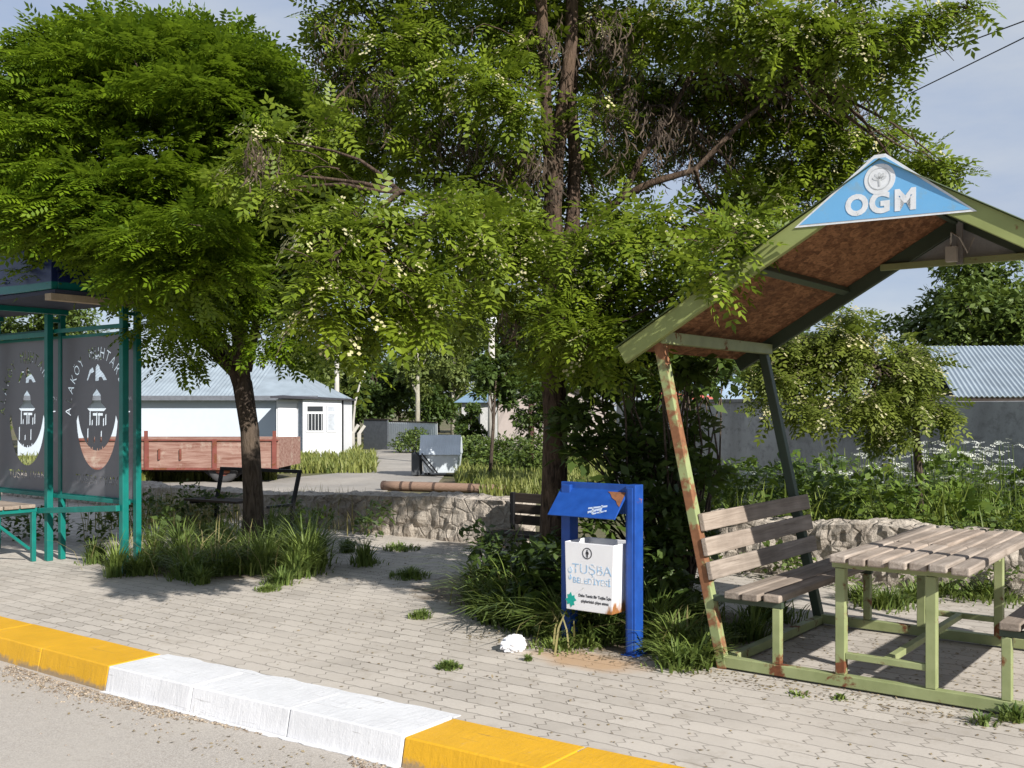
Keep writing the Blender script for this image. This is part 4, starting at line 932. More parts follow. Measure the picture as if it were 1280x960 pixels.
for i in range(34):   # inner leaves
    d = Vector((rt_.gauss(0, 1), rt_.gauss(0, 1), rt_.gauss(0, 1))).normalized(); q = rt_.uniform(0.3, 0.68)
    pads.append((rel(CC + Vector((d.x*CR[0]*q, d.y*CR[1]*q, d.z*CR[2]*q))), (.34, .34, .22), 75))
# low pads by the trunk and over the bus shelter
for x, y, d, r in ((215, 330, 8.4, .34), (190, 305, 8.2, .32), (235, 280, 8.1, .34), (265, 330, 8.5, .32), (180, 350, 8.5, .32), (240, 350, 8.3, .26), (205, 345, 8.7, .34), (250, 300, 8.4, .36), (170, 300, 8.5, .34), (280, 345, 8.8, .3), (225, 385, 8.9, .28), (130, 300, 8.9, .3), (90, 262, 8.7, .32), (210, 415, 9.7, .32), (330, 430, 9.9, .33), (250, 395, 9.6, .4), (290, 372, 9.7, .38), (190, 360, 9.6, .36), (360, 400, 10.2, .35), (150, 318, 9.6, .36), (60, 275, 9.5, .4), (15, 270, 9.6, .4), (395, 330, 10.4, .4), (345, 352, 9.9, .34), (120, 255, 9.1, .42), (70, 225, 9.2, .4), (380, 440, 10.6, .3), (240, 330, 9.3, .38), (300, 318, 9.4, .36), (230, 445, 10.3, .26)):
    p = W(x, y, d); pads.append((rel(p), (r, r, 0.12), int(900*r*r) + 20)); ends.append(p)
hub = [W(288, 448, 10.65), W(318, 440, 10.7), W(300, 430, 10.5)]
mains = []
for x, y, d, r in ((180, 330, 10.2, .05), (260, 260, 10.4, .055), (330, 250, 10.6, .055), (390, 300, 10.8, .045), (120, 260, 10.8, .05), (230, 250, 11.2, .05), (310, 300, 9.8, .045), (220, 330, 9.7, .04)):
    b = W(x, y, d); mains.append((b, limb(mb, rel(fork + Vector((rt_.uniform(-.05, .05), rt_.uniform(-.05, .05), rt_.uniform(0, .15)))), rel(b), 0.052, r*0.5, 8, 7, 0.10)))
for e in ends:
    b, pts = min(mains, key=lambda m: (m[0]-e).length); j = rt_.randint(2, 6)
    limb(mb, pts[j], rel(e), 0.020, 0.006, 5, 5, 0.14)
mb.build('trunk', M['bark_left'], lt, smooth=True)
sprays('crown', pads, PIN_BROAD, M['leaf_left'], lt, 0.95, 0.14, out=rel(CC), flat=0.4)

# ---- the large flowering locust in the middle
TB = G(691, 750)
bt = thing('locust_tree', 'large locust tree with tall furrowed trunk, cream blossom and brown pods behind the bin', 'tree', TB)
def rel(p): return Vector(p) - TB
D0 = 8.32
mb = MB()
def trunkline(pts, r): return mb.tube([rel(W(x, y, d)) for x, y, d in pts], r, 14, wob=0.22)
mb.tube([Vector((0, 0, -0.05)), Vector((0, 0, 0.12))] + [rel(W(x, y, D0)) for x, y in ((692, 680), (693, 600), (694, 520), (690, 440), (694, 380), (697, 330))], [0.19, 0.15, 0.112, 0.104, 0.100, 0.10, 0.105, 0.11], 14, wob=0.2)
trunkline([(697, 345, D0), (690, 270, D0-.05), (694, 200, D0-.1), (706, 120, D0-.1), (714, 50, D0-.1), (716, -60, D0-.1), (712, -200, D0)], [0.08, 0.075, 0.068, 0.06, 0.052, 0.045, 0.025])
trunkline([(702, 345, D0), (716, 280, D0+.1), (718, 200, D0+.2), (714, 120, D0+.25), (722, 20, D0+.3), (730, -120, D0+.3)], [0.07, 0.06, 0.052, 0.045, 0.04, 0.02])
trunkline([(688, 230, D0-.1), (682, 120, D0-.2), (678, 20, D0-.3), (672, -120, D0-.4)], [0.05, 0.045, 0.04, 0.02])
trunkline([(705, 320, D0), (740, 280, D0), (778, 246, D0-.1), (815, 228, D0-.2), (870, 212, D0-.3), (930, 150, D0-.4), (1000, 90, D0-.5)], [0.055, 0.038, 0.032, 0.028, 0.022, 0.018, 0.008])
trunkline([(778, 246, D0-.1), (800, 200, D0), (840, 140, D0+.1), (880, 60, D0+.2), (900, -60, D0+.2)], [0.028, 0.025, 0.02, 0.016, 0.008])
trunkline([(697, 340, D0), (640, 290, D0-.3), (560, 250, D0-.7), (500, 240, D0-1.4), (450, 280, D0-2.2), (420, 320, D0-2.6)], [0.045, 0.032, 0.025, 0.02, 0.014, 0.007])
trunkline([(694, 300, D0), (640, 220, D0+.2), (570, 140, D0+.3), (500, 60, D0+.2), (440, 0, D0+.3)], [0.042, 0.032, 0.025, 0.018, 0.008])
trunkline([(706, 330, D0), (800, 300, D0-.4), (880, 290, D0-.9), (940, 300, D0-1.5)], [0.05, 0.036, 0.028, 0.012])
anchors = [W(x, y, d) for x, y, d in ((706, 120, 8.2), (714, 50, 8.2), (716, -60, 8.2), (722, 20, 8.6), (690, 270, 8.3), (718, 200, 8.5), (682, 120, 8.1), (678, 20, 8.0), (740, 280, 8.3), (815, 228, 8.1), (870, 212, 8.0), (930, 150, 7.9), (1000, 90, 7.8), (840, 140, 8.4), (880, 60, 8.5), (900, -60, 8.5), (640, 290, 8.0), (560, 250, 7.6), (500, 240, 6.9), (450, 280, 6.1), (420, 320, 5.75), (640, 220, 8.5), (570, 140, 8.6), (500, 60, 8.5), (440, 0, 8.6), (800, 300, 7.9), (880, 290, 7.4), (940, 300, 6.8), (697, 345, 8.3))]
# (x, y, radius px, depth, density, blossom)
CL = [(330,175,40,7.6,1,.5),(310,215,34,7.5,.9,.8),(352,240,32,7.3,.8,.7),(400,165,36,7.9,.7,.2),(398,290,44,6.7,1.1,.7),(440,262,36,6.9,.8,.3),(420,345,46,6.7,1,.7),(388,398,42,6.8,1,.8),(470,310,44,6.9,1.1,.6),(500,268,42,7.2,.9,.2),(545,292,46,7.1,1.1,.5),(520,345,46,7.0,.9,.4),(592,300,44,7.3,1.1,.4),(640,296,44,7.5,1.1,.6),(650,335,36,7.4,.9,.5),(462,392,48,7.1,1,.4),(510,402,40,7.2,.9,.2),(560,370,44,7.5,.9,.2),(430,425,30,7.2,.8,.3),(505,385,36,9.0,.8,.1),(550,405,36,8.9,.8,.1),(470,360,36,9.1,.8,.1),(600,400,34,8.8,.8,.1),(585,330,36,8.9,.8,.1),(530,330,36,9.0,.8,.1),(600,352,40,7.8,.7,.2),
 (515,110,40,8.0,1,.3),(560,92,38,7.9,1.1,.3),(610,108,46,7.7,1.2,.5),(648,142,36,7.6,1.1,.4),(560,150,40,8.2,.9,.2),(480,150,44,8.6,.8,.1),(440,110,46,8.9,.8,.1),(430,60,40,8.8,.8,.1),(470,30,44,8.7,.7,.1),(500,70,44,8.6,.6,.1),(405,15,34,8.5,.5,.1),(540,15,40,8.4,.8,.2),(590,35,44,8.4,.7,.2),(640,30,44,8.3,.8,.2),(640,75,36,8.2,.7,.3),(560,225,44,8.6,.6,.1),(500,215,46,8.8,.7,.1),(440,205,46,8.8,.7,.1),(620,230,30,8.6,.5,.1),
 (690,20,44,8.6,.7,.2),(745,30,46,8.5,.8,.3),(790,45,46,8.4,.9,.4),(840,25,48,8.2,1,.5),(885,50,46,8.0,1,.5),(930,30,48,7.8,1.1,.7),(975,55,46,7.7,1.1,.8),(1015,25,46,7.6,1,.6),(1050,60,44,7.6,1,.6),(1085,30,40,7.6,.9,.4),(1130,45,36,7.6,.9,.3),(1165,20,30,7.5,.9,.3),(1210,12,22,7.4,.9,.2),(1105,85,34,7.7,.8,.3),
 (770,100,38,8.6,.6,.2),(815,105,44,8.3,.8,.3),(860,110,44,8.2,1,.4),(905,115,46,8.0,1.1,.5),(950,110,46,7.9,1,.6),(1000,100,42,7.8,1,.5),(1045,108,36,7.8,.9,.4),(775,165,34,8.7,.5,.1),(825,165,36,8.5,.6,.1),(870,165,40,8.3,.8,.3),(915,170,44,8.2,.9,.4),(960,160,40,8.1,.9,.3),(1005,150,38,8.0,.8,.3),(1040,160,30,8.0,.7,.3),
 (940,215,44,8.4,1,.5),(985,210,44,8.3,1.1,.6),(1030,195,40,8.2,1.1,.7),(1075,180,36,8.1,1,.6),(1110,165,24,8.1,.9,.4),(1120,205,28,8.4,.9,.4),(1165,205,28,8.4,.9,.3),(1195,215,18,8.4,.9,.2),(1060,225,40,8.6,.9,.4),(1150,235,34,8.7,.9,.3),(1000,250,40,8.4,1,.5),(955,262,40,8.0,1.1,.7),
 (920,285,36,7.0,1.2,.8),(940,245,36,7.8,1,.5),(900,262,34,7.6,.9,.5),(915,300,24,6.0,1.1,.8),(940,285,24,6.1,1,.6),(880,325,26,6.4,.8,.4),(888,345,14,5.95,.9,.4),
 (780,298,40,7.9,.8,.3),(830,275,36,8.1,.7,.3),(840,320,40,7.8,.8,.2),(790,345,42,7.9,.8,.2),(740,330,36,8.0,.8,.4),(720,365,40,7.9,1.0,.3),(755,385,42,7.9,1.0,.2),(700,400,36,7.8,1.0,.2),(735,425,40,7.8,.9,.2),(685,440,36,7.8,.9,.1),(800,395,42,8.0,.8,.1),(765,440,36,8.0,.7,.1),(840,372,38,8.2,.7,.1),(670,378,32,7.8,.9,.3),(660,318,28,7.6,.9,.4)]
CL += [(x, y, r, d if abs(x - 700) > 42 or y > 285 else 8.85, .85, .25) for x, y, r, d in ((655,55,30,8.0),(690,85,26,7.9),(740,85,30,8.0),(700,150,24,7.9),(750,135,28,8.0),(668,185,24,7.9),(735,190,24,8.0),(768,205,28,8.1),(648,195,24,8.0),(690,255,24,7.9),(742,250,28,8.0),(725,300,30,7.8),(668,275,28,7.8),(640,255,26,8.0),(715,225,20,7.9),(720,440,34,8.7),(755,420,36,8.6),(790,440,36,8.5),(822,420,34,8.4),(770,458,34,8.6),(790,150,30,8.1),(800,215,26,8.3),(770,270,28,8.0),(670,20,28,8.0),(730,10,30,8.0),(480,60,40,8.3),(520,180,36,8.3),(450,160,36,8.5),(600,190,30,8.2),(590,245,30,8.0),(530,55,34,8.2))]
rb = random.Random(5)
for i in range(34):   # boughs above the picture's top edge, they shade what is below
    CL.append((rb.uniform(430, 1120), rb.uniform(-330, -25), rb.uniform(44, 62), rb.uniform(7.3, 9.4), .9, .2))
for i in range(16):   # the far side of the crown
    CL.append((rb.uniform(480, 1060), rb.uniform(-40, 330), rb.uniform(34, 50), rb.uniform(9.2, 10.0), .45, .1))
cl, bl, pd = [], [], []
for x, y, r, d, den, b in CL:
    if x < 600 and 240 < y < 440: d -= 0.85
    if 690 < x < 900 and 270 < y < 446 and d > 7: d -= 0.9
    if den < .46 and x > 640 and y > 120: continue
    if 755 < x < 1125 and 88 < y < 264: d += 1.25
    p = W(x, y, d); R_ = r/F*d; q = rel(p)
    for _ in range(6):
        o = Vector((rb.gauss(0, 1), rb.gauss(0, 1), rb.gauss(0, 0.8))); o = o.normalized()*R_*rb.uniform(0.2, 0.85); r2 = R_*rb.uniform(0.28, 0.48)
        cl.append((q + o, (r2, r2, r2*0.62), 1700*r2*r2*den + 5)); limb(mb, q, q + o, 0.005, 0.002, 4, 3, 0.1)
    if b > .15: bl.append((q + Vector((0, -0.03, -0.03)), (R_*0.95, R_*0.95, R_*0.7), b*560*R_*R_ + 1))
    a = min(anchors, key=lambda m: (m-p).length)
    limb(mb, rel(a), q, 0.017, 0.005, 5, 5, 0.12)
    for _ in range(2): limb(mb, q, q + Vector((rb.uniform(-1, 1), rb.uniform(-1, 1), rb.uniform(-.6, .6)))*R_, 0.005, 0.002, 4, 3, 0.1)
    for _ in range(2 if y > -20 else 0):
        a2 = rel(a).lerp(q, rb.uniform(0.2, 0.8)); limb(mb, a2, a2 + Vector((rb.uniform(-1, 1), rb.uniform(-1, 1), rb.uniform(-.9, .5)))*0.45, 0.006, 0.002, 4, 4, 0.2)
mb.build('trunk', M['bark_big'], bt, smooth=True)
sprays('crown', cl, PIN, M['leaf_big'], bt, 0.86, 0.38, flat=0.6, shell=0.2, jit=0.4)
sprays('blossom', bl, BLO, M['blossom'], bt, 1.15, 1.2, flat=0.2, shell=0.5, jit=0.3)
for x, y, rx, ry, d, n in ((770,130,60,70,9.4,420),(830,170,60,70,9.4,420),(885,190,50,60,9.3,260),(700,350,34,50,8.1,420),(690,385,26,34,8.0,260),(330,205,30,34,7.4,110),(660,215,30,40,8.2,220),(480,110,80,60,8.7,300),(600,200,60,60,8.4,300),(760,60,60,60,8.4,260),(960,130,50,50,9.1,160),(420,70,50,60,8.6,220),(1050,120,50,40,8.9,120),(690,240,26,70,8.15,160),(640,410,30,30,7.7,60),(890,120,60,50,9.2,200),(560,180,60,40,8.2,200)):
    pd.append((rel(W(x, y, d)), (rx/F*d, 0.5, ry/F*d), n*0.5))
for x, y, rx, ry, d, n in ((702,352,30,46,7.55,230),(770,150,46,60,7.9,190),(840,170,46,56,8.0,170),(480,120,60,60,8.1,170),(660,205,20,30,7.8,60),(760,60,40,40,7.8,110),(620,205,46,40,7.9,100),(690,60,24,60,7.9,90)): pd.append((rel(W(x, y, d)), (rx/F*d, 0.2, ry/F*d), n*0.36))
sprays('seed_pods', pd, HANG, M['pods'], bt, 1.0, 1.6, flat=0.3, shell=0.1, jit=0.5)

# ---- shrubs and small trees
def split(cl, k, f):
    out = []; r = random.Random(8)
    for p, q, zf in cl:
        for _ in range(k): out.append((p + Vector((r.gauss(0, 1), r.gauss(0, 1), r.gauss(0, .9))).normalized()*q*r.uniform(.3, .95), q*r.uniform(f*.75, f*1.2), zf))
    return out
def shrub(name, label, cat, base, clumps, mat, tm=ROS, scale=1.0, dens=420, trunk=None, barkm=None, droop=0.25, blossoms=0, flat=0.5, stems=True):
    o = thing(name, label, cat, base); cl = [(Vector(p)-base, (r, r, r*zf), dens*r*r + 10) for p, r, zf in clumps]
    sprays('crown', cl, tm, mat, o, scale, droop, flat=flat, shell=0.25, jit=0.45)
    if blossoms: sprays('blossom', [(c + Vector((0, -0.05, 0.02)), tuple(x*0.98 for x in r), n*blossoms) for c, r, n in cl], BLO, M['blossom'], o, 1.5, 0.9, flat=0.3, shell=0.7)
    mb = MB(); tr = [Vector(p)-base for p in (trunk or [base, base + Vector((0, 0, 0.3))])]; rr = 0.05 if trunk else 0.03
    if trunk: mb.tube(tr, [rr*(1-0.5*i/(len(tr)-1)) for i in range(len(tr))], 8, wob=0.15)
    for c, r, n in cl: limb(mb, tr[-1] if trunk else Vector((random.uniform(-.1, .1), random.uniform(-.1, .1), 0)), c, 0.016, 0.005, 5, 5, 0.1)
    mb.build('trunk', barkm or M['bark_left'], o, smooth=True)
    return o
def cW(lst, zf=0.8): return [(W(x, y, d), r/F*d, zf) for x, y, r, d in lst]
b = TN(-3.9, 7.3)
shrub('elm_shrub', 'dark leafy elm shrub filling the space behind the blue bin', 'shrub', b,
      split(cW([(845,445,34,7.4),(812,432,34,7.5),(790,470,36,7.4),(865,470,28,7.5),(735,470,38,8.3),(770,490,44,8.2),(810,470,40,8.4),(850,480,34,8.6),(720,520,40,8.0),(765,540,46,7.9),(815,525,46,8.1),(860,540,40,8.4),(735,580,40,7.7),(780,595,44,7.7),(825,585,44,7.8),(862,600,36,8.0),(840,640,44,7.6),(815,680,42,7.4),(848,700,40,7.4),(822,740,36,7.2),(760,650,40,7.6),(730,640,34,7.6),(700,690,36,7.5),(670,720,36,7.4),(720,740,40,7.3),(860,660,32,7.7),(850,440,30,8.8),(900,455,26,9.0),(790,440,34,8.5),(880,490,26,8.8)]), 3, 0.52), M['leaf_bush'], ROS, 1.0, 620)
b = G(655, 690)
shrub('ground_shrub', 'low dark green shrub spreading beneath the big trunk left of the bin', 'shrub', b,
      cW([(620,690,34,8.4),(655,700,28,8.4),(610,720,34,8.0),(650,715,40,7.9),(680,690,36,8.0),(640,745,32,7.6),(690,735,34,7.4),(680,770,26,7.0)], 0.6), M['leaf_bush'], ROS, 0.9, 460)
b = G(1155, 595, GZ)
b = Vector((W(1152, 500, 10.6).x, 10.6, GZ))
shrub('flowering_tree', 'small locust with drooping cream blossom hanging behind the shelter roof', 'tree', b,
      split(cW([(985,470,44,9.9),(1020,440,44,10),(1060,430,42,10),(1045,490,46,9.9),(1000,520,38,9.8),(1085,470,44,10),(1120,470,42,10.2),(1150,490,42,10.3),(1120,520,40,10.1),(1075,520,38,10),(1140,450,30,10.3),(1040,405,34,10.2),(980,430,36,10.1),(1175,505,20,10.3),(955,455,34,9.9),(965,500,34,9.8)]), 4, 0.42), M['leaf_lime'], PIN, 0.85, 1500,
      trunk=[b, b + Vector((-0.02, 0, 1.0)), W(1140, 480, 10.4), W(1100, 455, 10.2)], droop=0.6, blossoms=0.13)
b = Vector((W(1052, 500, 10.9).x, 10.9, GZ))
mbt = W(1060, 470, 10.4)
def bgtree(name, label, x, d, cx, cy, rx, ry, n, mat, scale, nsp, barkm=None, tr=0.12, seed=0, group=None):
    base = Vector(((x-CX)/F*d, d, GZ)); r = random.Random(seed); c0 = W(cx, cy, d); ax, az = rx/F*d, ry/F*d; cl = []
    for i in range(n):
        v = Vector((r.gauss(0, 1), r.gauss(0, 1), r.gauss(0, 1))).normalized() * r.uniform(0.35, 1.0)
        q = r.uniform(0.22, 0.40)*min(ax, az)
        cl.append((c0 + Vector((v.x*ax, v.y*min(ax, 2.5), v.z*az)), (q, q, q*0.75)))
    o = thing(name, label, 'tree', base, group=group)
    tot = sum(q[0]**2 for _, q in cl)
    sprays('crown', [(c-base, q, nsp*q[0]**2/tot) for c, q in cl], ROS, mat, o, scale, 0.2, flat=0.5, shell=0.3, jit=0.5)
    mb = MB(); top = c0 - base; mb.tube([(0, 0, 0), top*0.5, top], [tr, tr*0.8, tr*0.4], 8, wob=0.1)
    for c, q in cl[::2]: limb(mb, top*r.uniform(0.4, 0.9), c-base, tr*0.3, tr*0.08, 5, 4, 0.1)
    mb.build('trunk', barkm or M['bark_left'], o, smooth=True)
    return o
bgtree('broadleaf_tree', 'rounded dark green tree standing behind the corrugated shed roof', 1230, 30, 1215, 420, 112, 92, 60, M['leaf_far'], 2.0, 5200, seed=1)
bgtree('broadleaf_tree', 'grey-green bushy tree behind the pale house roof and annex', 390, 60, 385, 470, 62, 44, 30, M['leaf_pale'], 2.6, 2200, seed=2)
bgtree('broadleaf_tree', 'dark tree mass at the end of the lane behind the dark metal sheet', 470, 62, 470, 470, 56, 74, 34, M['leaf_bush'], 2.8, 3200, seed=3)
bgtree('broadleaf_tree', 'light green slender tree with a pale stem behind the light metal sheets', 522, 50, 522, 440, 34, 66, 26, M['leaf_pale'], 2.0, 1700, M['bark_pale'], 0.14, seed=4)
bgtree('broadleaf_tree', 'yellow-green poplar between the slender tree and the lamp pole', 566, 56, 566, 440, 40, 78, 30, M['leaf_pale'], 2.2, 2200, M['bark_pale'], 0.14, seed=5)
bgtree('broadleaf_tree', 'dark bushy tree beside the small blue-roofed house', 545, 54, 545, 512, 30, 30, 16, M['leaf_bush'], 2.2, 1200, seed=6)
bgtree('broadleaf_tree', 'dense mid green tree behind the lamp pole', 640, 58, 635, 430, 62, 80, 36, M['leaf_far'], 2.6, 3400, seed=7)
bgtree('broadleaf_tree', 'broad mid green tree beyond the pink gabled house', 730, 60, 735, 440, 74, 64, 34, M['leaf_far'], 2.7, 3000, seed=8)
bgtree('broadleaf_tree', 'dark tree beyond the red and blue roofed house', 850, 62, 850, 450, 70, 44, 30, M['leaf_bush'], 2.7, 2600, seed=9)
bgtree('broadleaf_tree', 'dark green tree beyond the boundary wall and shelter', 960, 46, 965, 440, 74, 62, 34, M['leaf_far'], 2.2, 3000, seed=10)
bgtree('broadleaf_tree', 'dark leafy tree at the right of the lamp pole, leaning over the small blue roof', 612, 24, 620, 476, 40, 34, 20, M['leaf_bush'], 1.2, 1300, tr=0.05, seed=11)
bgtree('broadleaf_tree', 'wide dark tree standing behind the bus shelter', 40, 46, 30, 430, 120, 90, 34, M['leaf_far'], 2.4, 3200, seed=12)
for i, (x, dd, cx, cy, rx, ry, mk, lab) in enumerate((
    (352, 66, 352, 478, 46, 40, 'leaf_pale', 'low grey-green tree just above the pale house ridge, left of the annex pole'),
    (405, 68, 405, 484, 44, 46, 'leaf_far', 'mid green tree behind the annex roof, left of the leaning pole'),
    (448, 70, 446, 486, 46, 50, 'leaf_bush', 'dark tree behind the three bent posts'),
    (500, 72, 498, 488, 48, 52, 'leaf_far', 'mid green tree behind the metal sheets, left of the slender tree'),
    (548, 74, 546, 482, 46, 54, 'leaf_pale', 'pale green tree filling the gap above the dumpster'),
    (600, 72, 600, 478, 50, 56, 'leaf_far', 'mid green tree rising behind the small blue-roofed house'))):
    bgtree('broadleaf_tree', lab, x, dd, cx, cy, rx, ry, 26, M[mk], 2.9, 2000, seed=40+i)
bgtree('broadleaf_tree', 'dark loose tree in front of the pink gable, just left of the big trunk', 682, 21, 690, 500, 46, 44, 22, M['leaf_bush'], 1.0, 1500, tr=0.04, seed=51)
bgtree('broadleaf_tree', 'bushy dark sapling half hiding the small white house wall', 592, 38, 590, 530, 17, 26, 14, M['leaf_bush'], 1.5, 700, tr=0.04, seed=52)
for i, (x, y, d, rr, lab) in enumerate(((590, 560, 29, 32, 'round green bush right of the dumpster'), (630, 566, 27, 36, 'green bush at the foot of the lamp pole'), (680, 560, 25, 44, 'green bush at the foot of the red-brown pole'), (515, 562, 40, 22, 'small leafy bush before the light metal sheets'))):
    base = Vector(((x-CX)/F*d, d, GZ)); R_ = rr/F*d
    shrub('bush', lab, 'bush', base, [(base + Vector((dx*R_, dy*R_, R_*dz)), R_*0.6, 0.8) for dx, dy, dz in ((-.7, 0, .4), (0, -.3, .5), (.7, 0, .4), (0, .4, .9), (-.4, .2, .8), (.4, 0, .9))], M['leaf_far'], ROS, 1.1, 420)

# ================================================================== GRASS AND WEEDS
def grassmat(name, c1, c2, tr=0.3):
    return leafmat(name, c1, c2, tr, 0.55, (0.2, 0.24, 0.03))
M['grass'] = grassmat('tall_grass_blades', (0.05, 0.10, 0.018), (0.20, 0.26, 0.07))
M['grass_dry'] = grassmat('dry_grass_blades', (0.16, 0.15, 0.06), (0.34, 0.29, 0.14))
M['grass_field'] = grassmat('field_grass_blades', (0.10, 0.14, 0.03), (0.26, 0.27, 0.08))
def clump(px, py, r, n, h, lean=0.8, width=0.007, z=0.0, ry=None, lim=1.45):
    p = G(px, py, z); P = tuft_points(p.x, p.y, r, n, z, ry, 0.0, lim)
    c = np.hypot(P[:, 0]-p.x, (P[:, 1]-p.y)*(r/(ry or r)))/r
    pn = np.array([mnoise.noise(Vector((q[0]*5, q[1]*5, 2.0))) for q in P])
    H = h*np.clip(1.12 - 0.55*c**1.5, 0.2, 2)*(0.45 + 0.65*RNG.random(n))*(1 + 0.9*pn)
    az = np.arctan2(P[:, 1]-p.y, P[:, 0]-p.x) + RNG.normal(scale=0.9, size=n)
    return blades('', P, H, None, lean=lean, az=az, width=width, curl=0.8)
rg = random.Random(31); lst = []
for x, y, n, h in ((140, 706, 3, .36), (175, 704, 4, .42), (225, 706, 4, .40), (262, 722, 5, .44), (300, 716, 6, .40), (338, 712, 5, .46), (378, 704, 6, .50), (408, 700, 4, .36), (290, 698, 4, .46), (350, 694, 4, .5), (245, 690, 3, .36)):
    for _ in range(n): lst.append((x + rg.gauss(0, 20), y + rg.gauss(0, 9), rg.uniform(.08, .2), rg.randint(90, 260), h*rg.uniform(.45, 1.2), rg.uniform(.5, 1.0)))
parts = [clump(*a) for a in lst]
tag(merge('tall_grass', parts, M['grass']), 'tall wild grass growing round the left tree trunk', 'grass', kind='stuff')
parts = [clump(*a) for a in ((640, 770, .22, 420, .34, .8), (610, 752, .18, 300, .34, .8), (680, 790, .20, 420, .30, .8), (720, 800, .20, 420, .26), (755, 800, .14, 320, .24), (660, 740, .3, 500, .40, .8), (700, 810, .16, 300, .13), (820, 800, .16, 300, .34), (850, 815, .16, 320, .30), (880, 822, .15, 300, .24), (845, 835, .14, 180, .16), (910, 800, .15, 220, .26), (830, 770, .2, 400, .40), (870, 780, .2, 320, .36), (940, 800, .14, 120, .2), (960, 775, .25, 260, .22))]
parts += [clump(x, y, .13, 150, h, 1.15, 0.0105) for x, y, h in ((604, 765, .42), (622, 778, .44), (646, 784, .42), (668, 778, .46), (690, 792, .40), (712, 800, .34), (632, 750, .44), (606, 742, .4), (735, 806, .22), (846, 822, .28), (868, 832, .26), (830, 812, .3))]
tag(merge('verge_grass', parts, M['grass']), 'arching grass round the bin foot and the rusty shelter post', 'grass', kind='stuff')
# seed heads
parts = []
for px, py, r, n, h in ((640, 770, .25, 40, .42), (700, 800, .3, 30, .36), (850, 815, .25, 26, .34), (160, 708, .3, 40, .5), (270, 715, .5, 60, .55), (600, 752, .2, 26, .40)):
    p = G(px, py); P = tuft_points(p.x, p.y, r, n); parts.append(blades('', P, h*(0.7+0.5*RNG.random(n)), None, lean=0.9, width=0.006, curl=0.9))
for px, py, r, n, h in ((470, 665, .4, 160, .45), (450, 660, .5, 200, .5), (420, 655, .5, 160, .5), (380, 650, .5, 160, .5), (240, 665, .9, 400, .5), (200, 655, .8, 300, .5)):
    p = G(px, py); P = tuft_points(p.x, p.y, r, n); parts.append(blades('', P, h*(0.5+0.6*RNG.random(n)), None, lean=0.4, width=0.006))
tag(merge('seeding_grass', parts, M['grass_dry']), 'dry seeding grass stalks among the green clumps', 'grass', kind='stuff')
# leafy dark plants before the wall on the left and at its foot
P = []
cl = []
for x, y, d, r in ((200,640,12.6,.34),(240,632,12.8,.34),(275,640,12.6,.3),(170,650,12.2,.34),(225,660,11.9,.28),(355,640,12.4,.22),(395,652,12.0,.2),(465,655,12.0,.16),(475,640,12.2,.14),(600,672,10.8,.16),(130,660,12.0,.3),(60,665,12.2,.35),(20,670,12.2,.3)):
    p = W(x, y, d); cl.append((p, (r, r, r*0.9), 300*r*r+8))
tag(sprays('weeds', cl, ROS, M['leaf_bush'], None, 0.85, 0.1, flat=0.8), 'dark leafy weeds along the foot of the left stone wall', 'weeds', kind='stuff')
cl = []
rw = random.Random(77)
for i in range(46):
    p = TN(rw.uniform(-4.9, 4.5), rw.uniform(8.75, 9.02), rw.uniform(0.03, 0.2)); q = rw.uniform(.06, .15); cl.append((p, (q, q*0.7, q), 420*q*q+6))
for i in range(40):
    p = TN(rw.uniform(-4.9, 4.5), rw.uniform(9.3, 9.6), rw.uniform(0.5, 0.62)); q = rw.uniform(.08, .17); cl.append((p, (q, q, q*0.8), 420*q*q+6))
tag(sprays('creeping_weeds', cl, ROS, M['leaf_far'], None, 0.6, 0.2, flat=0.7), 'small weeds along the foot and over the top of the right stone wall', 'weeds', kind='stuff')
# tall weeds behind the right-hand wall
pts = strip_points(-5.6, 6.5, 9.75, 13.6, 11000, GZ); keep = np.array([mnoise.noise(Vector((p[0]*0.9, p[1]*0.9, 0))) > -0.5 for p in pts]); pts = pts[keep]
hh = np.array([0.98 + 0.45*mnoise.noise(Vector((p[0]*0.8, p[1]*0.8, 4))) for p in pts])
parts = [blades('', pts, hh*(0.5 + 0.6*RNG.random(len(pts))), None, lean=0.45, width=0.013)]
tag(merge('tall_weeds', parts, grassmat('tall_weed_blades', (0.08, 0.13, 0.018), (0.22, 0.27, 0.06))), 'tall green weeds between the low wall and the boundary wall', 'weeds', kind='stuff')
cl = []; fl = []
r = random.Random(9)
for i in range(230):
    p = TN(r.uniform(-5.4, 6.5), r.uniform(9.9, 13.2), GZ + r.uniform(0.35, 1.0)); q = r.uniform(0.14, 0.34); cl.append((p, (q, q, q*1.1), 300*q*q+8))
tag(sprays('nettles', cl, ROS, leafmat('nettle_leaves', (0.05, 0.10, 0.016), (0.16, 0.23, 0.04), 0.3), None, 1.0, 0.2, flat=0.7), 'leafy nettle stems among the tall weeds at right', 'weeds', kind='stuff')
vs = []; mbs = []
for i in range(150):
    x = r.choice((r.uniform(1050, 1280), r.uniform(1120, 1270), r.uniform(860, 1280))); d = r.uniform(10.4, 12.6); y = r.uniform(550, 605) if x > 1040 else r.uniform(590, 640)
    p = W(x, y, d); foot = Vector((p.x + r.uniform(-.1, .1), p.y, GZ)); P = np.array([foot]); h = p.z - GZ
    if h < 0.2: continue
    for k in range(r.randint(4, 8)):
        vs.append((np.array(p) + RNG.normal(scale=(0.05, 0.05, 0.012)), ))
    mbs.append((foot, p))
P = np.array([v[0] for v in vs]); A = RNG.normal(size=(len(P), 3)); A[:, 2] *= 0.2
